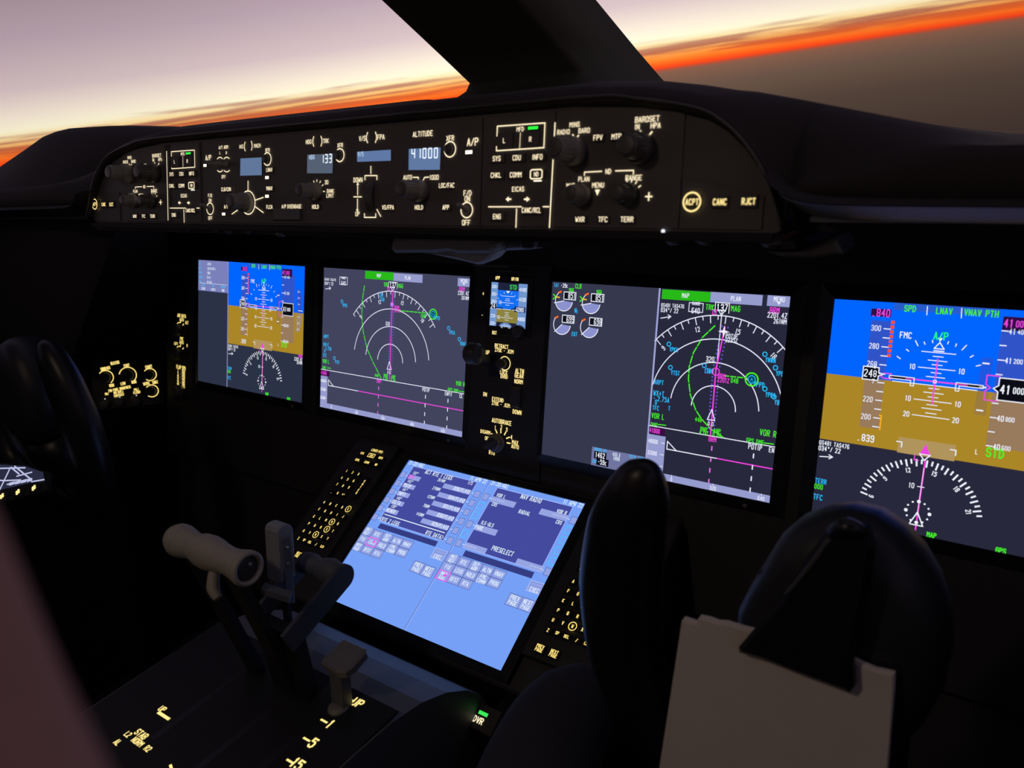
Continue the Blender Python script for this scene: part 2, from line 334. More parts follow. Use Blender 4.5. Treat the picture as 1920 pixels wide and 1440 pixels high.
# ------------------------------------------------------------------ glareshield
TOP = [(0, .3375), (.30, .3375), (.358, .3326), (.39, .327), (.414, .3205), (.43, .311), (.443, .2997), (.456, .284), (.4646, .268), (.470, .255), (.474, .2440), (.477, .262), (.484, .2665), (.50, .2665), (.56, .266), (.75, .262), (1.05, .255)]
CR = [(0, .345), (.30, .345), (.36, .342), (.43, .331), (.461, .3233), (.533, .3047), (.602, .287), (.70, .270), (.85, .257), (1.05, .24)]
def ip(T, x):
    x = abs(x)
    for (a, p), (b, q) in zip(T, T[1:]):
        if x <= b: return p + (q - p) * (x - a) / (b - a)
    return T[-1][1]
def yp(z): return -.2675 + (z - .244) * .24 / .97
def glareshield():
    t = thing('glareshield', 'dark leather-like glareshield hood spanning the cockpit under the windshields', 'glareshield', (0, -.1, .24))
    xs = sorted(set([s * x for x, _ in TOP + CR for s in (-1, 1)] + [s * (.474 + .013 * k) for k in range(1, 9) for s in (-1, 1)])); rings = []
    for x in xs:
        zt = ip(TOP, x); zc = max(ip(CR, x), zt + .012); y = yp(zt); yc = -.2; ax = abs(x)
        k = min(1, max(0, (ax - .47) / .10))            # side lip grows outwards
        lip = .006 + .014 * k
        r = [(y + .02, zt - .004 - .012 * k), (y - .002, zt - .003 - .006 * k), (y - .006, zt + .001), (y - .0055, zt + lip * .6), (y - .0015, zt + lip), (y + .006, zt + lip + .004 + .003 * k)]
        y0, z0 = r[-1]
        for f in (.25, .5, .75): r.append((y0 + (yc - y0) * f ** 1.3, z0 + (zc - z0) * (1 - (1 - f) ** 1.6)))
        r += [(yc, zc)] + [(q, max(.12, max(ip(CR, ax + .33 * (q + .2)), ip(CR, min(ax, .05)) * 0) - .06 * (q + .2) - (.05 if q > .4 else 0))) for q in (-.1, .0, .12, .30, .42)]
        rings.append([V((x, a, b)) for a, b in r])
    MB().loft(rings, HOOD, closed=False, cap=False).build('hood', t)
    pts = [(-x, yp(z) - .0075, z + .0035) for x, z in reversed(TOP[:11])] + [(x, yp(z) - .0075, z + .0035) for x, z in TOP[1:11]]
    MB().tube(pts, [.0011] * len(pts), RIM, 8, up=(0, 1, .2), sub=3).build('edge_trim', t)
    for d in (-1, 1):
        L_ = [(.466, .281, .262), (.470, .276, .256), (.476, .271, .251), (.484, .267, .248), (.495, .2645, .246), (.51, .263, .2445), (.54, .262, .244), (.7, .260, .242), (.9, .257, .239), (1.04, .255, .237)]
        MB().loft([[V((d * x, -.284, a + .0005)), V((d * x, -.241, b + .001)), V((d * x, -.235, b + .004)), V((d * x, -.24, a)), V((d * x, -.275, a + .003))] for x, a, b in L_], HOOD, smooth=False).build('side_lip', t)
        MB().loft([[V((d * x, -.285, a)), V((d * x, -.240, b))] for x, a, b in L_], LIPM if d > 0 else HOOD, closed=False, cap=False, smooth=False).build('lip_face', t)  # left face coloured dark, as if no screen light reached it
    for d in (-1, 1): MB().loft([[V((d * x, -.236, zb)), V((d * x, -.236, zt)), V((d * x, .1, zt - .02)), V((d * x, .1, .20))] for x, zb, zt in ((.455, .236, .29), (.50, .236, .27), (.54, .238, .262), (1.03, .236, .25))], DEEP, smooth=False).build('end_filler', t)
    # raised pad on the hood top, left of the post
    rings = []
    for x, e in ((-.445, 0), (-.44, .7), (-.425, 1), (-.2, 1), (-.02, 1), (.0, .9), (.012, 0)):
        h = .342 + .0075 * e; rings.append([V((x, -.16, .335)), V((x, -.15, h - .002)), V((x, -.13, h)), V((x, -.08, h)), V((x, -.06, h - .003)), V((x, -.05, .335))])
    MB().loft(rings, HOOD, closed=False, cap=True).build('top_pad', t)
    # faceplate behind the control units
    pts = [(-x, (z - .244) / .97) for x, z in reversed(TOP[:11])] + [(x, (z - .244) / .97) for x, z in TOP[1:11]]
    pts = [(a, b) for a, b in pts] + [(.468, -.0035), (-.468, -.0035)]
    MB().block(MCP, pts, -.02, -.0015, FACE, .001).build('faceplate', t)
    m = MB(); m.bar((-.468, -.2695, .2385), (.468, -.2695, .2385), .006, .005, BEZ); m.build('lower_lip', t)
    # underside shelf back to the panel
    MB().loft([[V((x, -.262, .2345)), V((x, -.13, .224)), V((x, .06, .212)), V((x, .06, .206)), V((x, -.13, .217)), V((x, -.262, .229))] for x in (-.48, 0, .48)], BEZ, smooth=False).build('underside', t)
    for d in (-1, 1): MB().loft([[V((d * x, -.238, .247)), V((d * x, -.13, .235)), V((d * x, .05, .212)), V((d * x, .05, .206)), V((d * x, -.13, .229)), V((d * x, -.238, .243))] for x in (.482, .7, 1.04)], LIPM, smooth=False).build('side_underside', t)  # paler than the centre shelf to give a blue-lit look
    # rounded blue-lit flare piece under the right-hand end
    zz = Z(Frame((0, -.262, .23), (1, 0, 0), (0, 0, 1)), 1240, 300, 2.8235); F = Frame((0, -.262, .23), (1, 0, 0), (0, 0, 1))
    pl = [zz(555, 490), zz(650, 515), zz(800, 522), zz(960, 500), zz(925, 428), zz(860, 455), zz(770, 490)]
    MB().block(F, pl, -.03, .0, KDARK, .002).build('end_bracket', t)
    return t
GS = glareshield()

# ---- small knobs hanging under the glareshield
def hang():
    F = Frame((0, -.26, .23), (1, 0, 0), (0, 0, 1))
    for u, v0, v1, lab in ((1266, 443, 462, 'round black knob under glareshield below the right terrain key'), (1325, 443, 462, 'taller black knob under glareshield, middle of the right three'), (1447, 445, 467, 'black knob under glareshield at the right end of its faceplate'),
                           (355, 424, 436, 'small dark knob under glareshield at far left below the ND key'), (405, 424, 437, 'small dark knob under glareshield below the left disconnect lamp'), (430, 425, 440, 'small dark knob under glareshield left of the autopilot bar'), (467, 425, 440, 'small dark knob under glareshield below the speed knob'), (525, 425, 445, 'dark knob under glareshield below the autopilot disengage bar')):
        p0 = F.P(u, v0); p1 = F.P(u, v1); l = (p0 - p1).length; r = .008 if u > 1000 else .0065
        k_ = MB().lathe(p0 + V((0, 0, .004)), (0, 0, -1), [(r * .7, 0), (r * .7, .004), (r, .005), (r, l * .75), (r * .9, l), (r * .6, l + .002), (.0005, l + .002)], KDARK).build('knob', GS)
        MB().lathe(p0 + V((0, 0, .004)), (0, 0, -1), [(r * 1.04, l * .8), (r * 1.04, l * .9), (r * .95, l * .9)], KNOB).build('rim', k_)
hang()
# ---- pod under the centre of the glareshield
def pod():
    F = Frame((0, -.2, .2), (1, 0, 0), (0, 0, 1)); z = Z(F, 720, 410, 5.647)
    t = thing('glareshield_pod', 'grey sculpted pod hanging under the glareshield above the standby display', 'cover', F.P(880, 450))
    MB().block(F, [z(*p) for p in ((160, 185), (135, 300), (180, 345), (400, 342), (620, 340), (760, 325), (850, 350), (1195, 350), (1240, 300), (1250, 250), (1215, 190), (1160, 170), (300, 160))], -.02, .012, pm('pod_grey', (.42, .41, .38), .6), .004).build('pod_body', t)
    MB().block(F, [z(*p) for p in ((420, 350), (620, 395), (830, 440), (1000, 482), (1050, 480), (1110, 450), (1200, 352), (870, 352), (760, 322), (620, 345))], -.02, .004, pm('pod_light_grey', (.6, .6, .57), .5), .003).build('lower_lobe', t)
    MB().block(F, [z(*p) for p in ((1245, 250), (1500, 260), (1640, 325), (1500, 345), (1270, 356), (1215, 360), (1250, 300))], -.03, -.005, GREY, .003).build('side_wing', t)
    MB().block(F, [z(*p) for p in ((-120, 120), (140, 120), (210, 160), (100, 165), (-120, 150))], -.03, -.01, GREY, .002).build('front_wing', t)
    MB().lathe(F.P(990, 437), (0, 0, -1), [(.004, -.004), (.0085, 0), (.0085, .012), (.006, .014), (.0005, .014)], KDARK).build('knob', t)
pod()

# ------------------------------------------------------------------ glareshield control units
H0 = .0032
def legend(par, fr, s, c, H=H0, mat=None, h=.0009, **k): return MB().text(fr, s, c, H, mat or WLEG, h, **k).build('legend', par)
def button(par, fr, c, w, hh, lines, H=H0, mat=None, lamp=None, hb=.0022, h0=-.0005, name='push_button', **k):
    o = MB().box(fr, c[0] - w / 2, c[1] - hh / 2, c[0] + w / 2, c[1] + hh / 2, h0, hb, FACE, .0007).build(name, par)
    m = MB(); n = len(lines)
    for i, s in enumerate(lines): m.text(fr, s, (c[0], c[1] + ((n - 1) / 2 - i) * H * 1.3), H, mat or WLEG, hb + .0002, **k)
    m.build('legend', o); return o
def lamp(par, fr, c, w, hh, mat, h=.0012):
    return MB().box(fr, c[0] - w / 2, c[1] - hh / 2, c[0] + w / 2, c[1] + hh / 2, -.0005, h, BEZ, 0, mat).build('lamp', par)
def mark(par, fr, pl, w=.0009, mat=None, h=.0009, name='line_marking'):
    for p in pl: MB().line(fr, p, w, h, mat or WLEG).build(name, par)
def ring(par, fr, c, r, t0=0, t1=360, w=.0010, mat=None, h=.0009): return MB().arc(fr, c, r, t0, t1, w, h, mat or WLEG).build('ring_marking', par)
def knob(par, fr, c, r, l, mat=KNOB, cap=KDARK, skirt=True, name='knob', h0=-.0008, pointer=True):
    pr = [(r * 1.0, 0), (r * 1.0, l * .42), (r * .93, l * .45)] if skirt else [(r * .8, 0), (r * .8, l * .1)]
    r2 = r * (.78 if skirt else 1)
    pr += [(r2, l * .46), (r2 * .97, l * .93), (r2 * .9, l), (r2 * .5, l)]
    o = MB().lathe(fr.W(*c, h0), fr.n, pr, mat).build(name, par)
    m = MB().lathe(fr.W(*c, h0), fr.n, [(r2 * .82, l * .9), (r2 * .82, l + .0006), (r2 * .7, l + .0009), (.0002, l + .0009)], cap); m.build('cap', o)
    m = MB(); n = 18                                     # grip ribs round the barrel
    for i in range(n):
        a = 6.28318 * i / n; e = fr.ux * math.cos(a) + fr.uy * math.sin(a)
        m.bar(fr.W(*c, h0 + l * .5) + e * r2 * .99, fr.W(*c, h0 + l * .9) + e * r2 * .97, r2 * .16, r2 * .1, mat, up=e)
    m.build('grip_ribs', o); return o
def plate(par, x0, x1, b0=-.001, b1=.0905, pts=None):
    return MB().block(MCP, pts or [(x0, b0), (x1, b0), (x1, b1), (x0, b1)], -.0015, 0, FACE, .0004).build('faceplate', par)

zB = Z(MCP, 880, 190, 5.053); zC = Z(MCP, 500, 220, 4.571); zA = Z(MCP, 160, 240, 4.8)
def efis(label, dx, lab_acpt, right):
    t = thing('efis_control_panel', label, 'control panel', MCP.W(.335, .0, 0) + V((dx, 0, 0)), 'flight instrument control panels')
    T = lambda x, y: (lambda p: (p[0] + dx, p[1]))(zB(x, y))
    plate(t, .2838 + dx, .3955 + dx)
    for s, x, y, H in (('MINS', 1003, 222, .0034), ('RADIO', 897, 292, .0034), ('BARO', 1093, 278, .0034), ('BAROSET', 1690, 170, .0037), ('IN', 1595, 243, .0036), ('HPA', 1770, 230, .0036), ('ND', 1322, 665, .0034), ('PLAN', 1090, 738, .0034), ('MAP', 965, 800, .0034), ('MENU', 1225, 795, .0034), ('RANGE', 1562, 725, .0036)):
        legend(t, MCP, s, T(x, y), H)
    for s, x, y, w in (('FPV', 1233, 347, .0105), ('MTR', 1408, 337, .0105), ('WXR', 1062, 1120, .0115), ('TFC', 1280, 1120, .0105), ('TERR', 1507, 1120, .0125)): button(t, MCP, T(x, y), w, .0062, [s], .0036)
    mark(t, MCP, [[T(1095, 702), T(1097, 672), T(1260, 664)], [T(1390, 660), T(1560, 655), T(1560, 690)]], .0008)
    mark(t, MCP, [[T(985, 318), T(1003, 345)], [T(1040, 325), T(1018, 352)]], .0011); mark(t, MCP, [[T(1625, 282), T(1635, 300)], [T(1735, 290), T(1715, 315)]], .0011)
    c = T(1515, 888); mark(t, MCP, [[(c[0] + r * math.sin(math.radians(a)), c[1] + r * math.cos(math.radians(a))) for r in (.0098, .0118)] for a in (-12, 10, 32, 55)], .0008, name='tick_marking')
    c = T(1705, 903); mark(t, MCP, [[(c[0] - .0026, c[1]), (c[0] + .0026, c[1])], [(c[0], c[1] - .0028), (c[0], c[1] + .0028)]], .0010, name='plus_marking')
    c = T(1218, 862); MB().poly(MCP, [(c[0] - .0022, c[1] + .002), (c[0] + .0022, c[1] + .002), (c[0], c[1] - .0026)], .0009, WLEG).build('arrow_marking', t)
    knob(t, MCP, T(1000, 478), .0115, .030); knob(t, MCP, T(1640, 450), .0115, .026, KDARK)
    knob(t, MCP, T(1070, 890), .0088, .019); knob(t, MCP, T(1510, 882), .0088, .018, KDARK)
    # response keys at the outer end
    t2 = thing('response_key_panel', lab_acpt, 'control panel', MCP.W(.43 if right else -.43, 0, 0), 'datalink response key panels')
    if right: C = [MCP.L(1300, 379), MCP.L(1352, 379), MCP.L(1406, 378)]
    else: C = [MCP.L(181, 383), MCP.L(197.5, 383.5), MCP.L(212, 383.5)]
    xa, xb = (.3965, .4585) if right else (-.4585, -.4)
    plate(t2, 0, 0, pts=[(xa, -.001), (xb, -.001), (xb, .022), (xa, .036)] if right else [(xb, -.001), (xa, -.001), (xa, .022), (xb, .036)])
    for c, s in zip(C, ('ACPT', 'CANC', 'RJCT')): button(t2, MCP, c, .0125, .009, [s], .0040, AMB, wf=.6, wt=.17)
    MB().arc(MCP, C[0], .0066, 0, 360, .0012, .0026, AMB).build('ring_marking', t2)
# offset of the left unit from the right one, from the two lit plus signs
DXE = MCP.L(302, 377.5)[0] - MCP.L(1217.4, 368.7)[0]
efis('right flight instrument control panel with clearly lit BAROSET and RANGE knobs', 0, 'right key panel with ringed ACPT beside CANC and RJCT', True)
efis('left flight instrument control panel with dim grey knobs at far glareshield end', DXE, 'left tiny yellow ACPT CANC RJCT key panel at far glareshield end', False)

def dsp(label, dx):
    t = thing('display_select_panel', label, 'control panel', MCP.W(.24, 0, 0) + V((dx, 0, 0)), 'display select panels')
    T = lambda x, y: (lambda p: (p[0] + dx, p[1]))(zB(x, y))
    plate(t, .2085 + dx, .2822 + dx)
    mark(t, MCP, [[T(268, 330), T(271, 238), T(722, 206), T(712, 440), T(262, 470), T(264, 430)]], .0009, name='box_marking')
    mark(t, MCP, [[T(188, 1000), T(760, 999)], [T(453, 1020), T(447, 1195)]], .0009)
    MB().dash(MCP, [T(490, 300), T(482, 445)], .0005, .0009, WLEG, .0010, .0005).build('line_marking', t)
    legend(t, MCP, 'MFD', T(488, 265)); legend(t, MCP, 'EICAS', T(467, 832), .0036)
    lamp(t, MCP, T(618, 255), .0098, .0021, em((40, 255, 60), 1.6), .0022)
    for s, x, y in (('L', 345, 375), ('R', 593, 362)): button(t, MCP, T(x, y), .016, .013, [s], .0036)
    for s, x, y in (('SYS', 275, 545), ('CDU', 465, 537), ('INFO', 660, 530), ('CHKL', 268, 702), ('COMM', 455, 698), ('ND', 650, 693), ('ENG', 277, 1093), ('CANC/RCL', 602, 1033)):
        button(t, MCP, T(x, y), .0155 if s != 'CANC/RCL' else .021, .0075, [s], .0038 if s not in ('ND',) else .0032, wf=.78 if s != 'CANC/RCL' else .6)
    c = T(650, 693); MB().line(MCP, [(c[0] - .0058, c[1] - .0026), (c[0] - .0046, c[1] - .0036), (c[0] + .0046, c[1] - .0036), (c[0] + .0058, c[1] - .0026), (c[0] + .0058, c[1] + .0026), (c[0] + .0046, c[1] + .0036), (c[0] - .0046, c[1] + .0036), (c[0] - .0058, c[1] + .0026)], .0010, .0026, WLEG, True).build('key_outline', t)
    lamp(t, MCP, (c[0] + .0008, c[1] - .0052), .008, .0010, LAMPW)
    for x, d in ((378, -1), (548, 1)):
        c = T(x, 928); m = MB(); m.poly(MCP, [(c[0] + d * .0032, c[1]), (c[0], c[1] + .0022), (c[0], c[1] - .0022)], .0009, WLEG); m.line(MCP, [(c[0], c[1]), (c[0] - d * .0022, c[1])], .0013, .0009, WLEG); m.build('arrow_marking', t)
DXD = MCP.L(344, 281)[0] - zB(496, 220)[0]
dsp('right display select panel with crisp white-lit box and green lamp', 0)
dsp('left display select panel with smaller lit box and green lamp', DXD)
for (u0, v0, u1, v1) in ((1041.9, 230.6, 1031.3, 426.5), (313.5, 284, 316.4, 413)): MB().line(MCP, [MCP.L(u0, v0), MCP.L(u1, v1)], .0010, .0009, WLEG).build('divider_marking', GS)

def mode_panel():
    t = thing('mode_control_panel', 'long black autopilot mode control panel with four small blue-grey windows', 'control panel', MCP.W(0, 0, 0))
    plate(t, -.2075, .2075)
    # windows
    LCD = em((96, 124, 168), .8); LT = em((235, 245, 255), 1.2)
    def win(q, z, mat):
        o = MB().block(MCP, [z(*p) for p in q], -.001, .0006, BEZ, 0, mat).build('display_window', t); return o
    win(((1400, 275), (1590, 265), (1592, 425), (1398, 430)), zA, em((104, 128, 166), .85))
    o = win(((352, 322), (573, 312), (568, 480), (350, 480)), zC, em((92, 104, 124), .85))
    MB().text(MCP, 'HDG', zC(393, 342), .0040, em((190, 215, 245)), .0009, wf=.72, wt=.16).build('digits', o)
    def seg7(s, c0, c1, H, o):
        SEG = {'0': 'abcdef', '1': 'bc', '3': 'abgcd', '4': 'fgbc'}; m = MB(); n = len(s)
        for i, ch in enumerate(s):
            f = i / max(1, n - 1); x = c0[0] + (c1[0] - c0[0]) * f; y = c0[1] + (c1[1] - c0[1]) * f; w = H * .22
            K = {'a': ((-w, H / 2), (w, H / 2)), 'b': ((w, H / 2), (w, 0)), 'c': ((w, 0), (w, -H / 2)), 'd': ((-w, -H / 2), (w, -H / 2)), 'e': ((-w, 0), (-w, -H / 2)), 'f': ((-w, H / 2), (-w, 0)), 'g': ((-w, 0), (w, 0))}
            for q in SEG[ch]:
                (a, b), (e, g) = K[q]; d = .09
                m.line(MCP, [(x + a + (e - a) * d, y + b + (g - b) * d), (x + e - (e - a) * d, y + g - (g - b) * d)], H * .13, .0009, LT)
        m.build('digits', o)
    seg7('133', zC(482, 357), zC(552, 352), .0078, o)
    o = win(((778, 297), (1068, 278), (1068, 372), (780, 382)), zC, em((104, 130, 178), .85))
    MB().text(MCP, 'V/S', zC(812, 316), .0040, em((190, 215, 245)), .0009, wf=.72).build('digits', o)
    o = win(((1222, 272), (1495, 260), (1488, 450), (1220, 452)), zC, em((104, 130, 174), .85))
    seg7('41000', zC(1262, 312), zC(1456, 306), .0082, o)
    for s, p, H, k in (('A/P', zA(1112, 268), .0052, {}), ('A/T ARM', zA(1248, 175), .0034, {}), ('L', zA(1217, 225), .0028, {}), ('R', zA(1275, 225), .0028, {}), ('OFF', zA(1250, 440), .0034, {}), ('IAS', zA(1408, 168), .0036, {}), ('MACH', zA(1553, 160), .0036, {}), ('XFR', zA(1645, 200), .0034, {}),
                    ('F/D', zA(1128, 608), .0036, {}), ('ON', zA(1128, 652), .0036, {}), ('OFF', zA(1130, 812), .0036, {}),
                    ('HDG', zC(365, 211), .0038, {}), ('TRK', zC(513, 203), .0038, {}), ('XFR', zC(635, 240), .0036, {}), ('BANK', zC(552, 632), .0034, {}), ('LIMIT', zC(548, 672), .0034, {}), ('30', zC(518, 557), .0036, {}),
                    ('V/S', zC(825, 182), .0042, {}), ('FPA', zC(985, 170), .0042, {}), ('DOWN', zC(788, 537), .0040, {}), ('UP', zC(783, 828), .0040, {}), ('ALTITUDE', zC(1342, 142), .0042, {}), ('XFR', zC(1578, 180), .0040, {}), ('AUTO', zC(1213, 515), .0036, {}), ('1000', zC(1440, 515), .0038, {}),
                    ('A/P', zC(1770, 212), .0058, {}), ('F/D', zC(1727, 650), .0042, {}), ('ON', zC(1725, 699), .0042, {}), ('OFF', zC(1715, 903), .0042, {})):
        legend(t, MCP, s, p, H, **k)
    def par(c, s, H): legend(t, MCP, s, c, H, wf=.8, wt=.1)
    par(zA(1440, 168), '(', .0095); par(zA(1503, 160), ')', .0095); par(zC(405, 208), '(', .0095); par(zC(475, 205), ')', .0095); par(zC(865, 175), '(', .0095); par(zC(942, 172), ')', .0095)
    for s, p, w in (('LNAV', zA(1672, 378), .011), ('VNAV', zA(1672, 545), .011), ('FLCH', zA(1672, 712), .011), ('CLB/CON', zA(1283, 553), .0165), ('A/T', zA(1282, 710), .009), ('HOLD', zC(433, 768), .0115), ('VS/FPA', zC(1055, 773), .0155), ('HOLD', zC(1320, 773), .0115), ('APP', zC(1550, 773), .0105), ('LOC/FAC', zC(1557, 585), .0165)):
        button(t, MCP, p, w, .0062, [s], .0037, wf=.72)
    o = MB().box(MCP, zC(60, 0)[0], .0022, zC(300, 0)[0], .0145, -.0005, .003, KDARK, .001).build('disengage_bar', t); legend(t, MCP, 'A/P DISENGAGE', zC(217, 764), .0036, wf=.72)
    for p, w in ((zA(1085, 338), .0062), (zA(1643, 447), .0062), (zA(1643, 615), .0062), (zA(1253, 775), .0062), (zC(1740, 300), .0078)): lamp(t, MCP, p, w, .0030, LAMPW)
    for p in (zA(1217, 330), zA(1278, 330)):
        ring(t, MCP, p, .0080, -38, 38, .0009); ring(t, MCP, p, .0080, 142, 218, .0009)
        o = MB().lathe(MCP.W(*p), MCP.n, [(.0035, 0), (.003, .002), (.0015, .003), (.002, .013), (.0015, .015)], KNOB, 12).build('toggle_switch', t)
    for p, r in ((zA(1643, 280), .0066), (zC(632, 325), .0062), (zC(1576, 275), .0066)): ring(t, MCP, p, r); knob(t, MCP, p, .0046, .0050, KDARK, skirt=False)
    for p in (zA(1128, 727), zC(1720, 795)):
        ring(t, MCP, p, .0066); o = MB().lathe(MCP.W(*p), MCP.n + MCP.uy * .3, [(.004, 0), (.0035, .002), (.0016, .003), (.0024, .012), (.0016, .014)], KNOB, 12).build('toggle_switch', t)
    # speed knob with pointer ring
    c = zA(1470, 672); ring(t, MCP, c, .0126, w=.0011); knob(t, MCP, c, .0108, .024, KNOB)
    mark(t, MCP, [[zA(1470, 478), zA(1470, 568)], [zA(1535, 650), zA(1607, 625)], [zA(1530, 705), zA(1607, 762)], [zA(1388, 730), zA(1325, 775)]], .0010)
    # heading knob
    c = zC(436, 637); knob(t, MCP, c, .0088, .024, KNOB)
    mark(t, MCP, [[(c[0] + r * math.sin(math.radians(a)), c[1] + r * math.cos(math.radians(a))) for r in (.0098, .0118)] for a in (-25, 0, 28, 55, 90)], .0008, name='tick_marking')
    # vertical speed thumbwheel
    mark(t, MCP, [[zC(898, 420), zC(898, 483)], [zC(848, 537), zC(848, 500), zC(950, 500), zC(950, 535)], [zC(843, 825), zC(843, 858), zC(940, 858), zC(940, 825)], [zC(950, 790), zC(983, 850)], [zC(785, 585), zC(785, 665)], [zC(752, 682), zC(818, 682)], [zC(784, 700), zC(783, 785)]], .0009)
    for p, d in ((zC(786, 566), 1), (zC(782, 802), -1)): MB().poly(MCP, [(p[0], p[1] + d * .0012), (p[0] - .0016, p[1] - d * .0016), (p[0] + .0016, p[1] - d * .0016)], .0009, WLEG).build('arrow_marking', t)
    c = zC(893, 680); w = MB().lathe(MCP.W(*c, -.016) - MCP.ux * .005, MCP.ux, [(.020, 0), (.0215, .001), (.0215, .009), (.020, .010)], KDARK, 40, smooth=False).build('thumbwheel', t)
    # altitude knob
    c = zC(1328, 632); knob(t, MCP, c, .0100, .027, KNOB)
    mark(t, MCP, [[zC(1260, 515), zC(1305, 515), zC(1305, 530)], [zC(1395, 513), zC(1358, 516), zC(1345, 545)]], .0009)
mode_panel()
lo = MB().lathe(MCP.W(*MCP.L(1245, 433.5), .001), MCP.n, [(.0014, 0), (.0014, .001), (.0004, .0014)], em((235, 235, 255), 1.2), 10).build('indicator_light', GS)

# ------------------------------------------------------------------ display units
DW, DH, XI, XO = .309, .2286, .2235, .5783
BGL = em((58, 60, 84)); BGD = em((40, 40, 60))
def unit(label, x, bg, fr=PAN, w=DW, h=DH, loc=None, grp='large flat cockpit displays', bez=.016):
    t = thing('display_unit', label, 'display', fr.W(x, -h / 2, -.02), grp)
    m = MB()                                             # bezel: four mitred sides round a recessed screen
    a0, a1, b0, b1, e = x - w / 2, x + w / 2, -h / 2, h / 2, bez
    for q in (((a0 - e, b0 - e), (a1 + e, b0 - e), (a1, b0), (a0, b0)), ((a1 + e, b0 - e), (a1 + e, b1 + e), (a1, b1), (a1, b0)), ((a1 + e, b1 + e), (a0 - e, b1 + e), (a0, b1), (a1, b1)), ((a0 - e, b1 + e), (a0 - e, b0 - e), (a0, b0), (a0, b1))):
        m.face([fr.W(*q[0], -.004), fr.W(*q[1], -.004), fr.W(*q[2], .0018), fr.W(*q[3], .0018)], BEZ)
        m.face([fr.W(*q[3], .0018), fr.W(*q[2], .0018), fr.W(*q[2], -.0004), fr.W(*q[3], -.0004)], BEZ)
    m.build('bezel', t)
    MB().box(fr, a0 - e * .8, b0 - e * .8, a1 + e * .8, b1 + e * .8, -.022, -.0045, BEZ).build('housing', t)
    s = MB().rect(fr, a0, b0, a1, b1, 0, bg).build('screen', t)
    if fr is PAN:
        MB().lathe(fr.W(a1 + e * .1 - .03, b0 - e * .6, -.002), fr.n, [(.0026, 0), (.0026, .001), (.001, .0013)], KNOB, 12).build('light_sensor', t)
    return t, s
TS[:] = [.82, .74]
h1, h2, h3, h4 = .0003, .0006, .0009, .0012

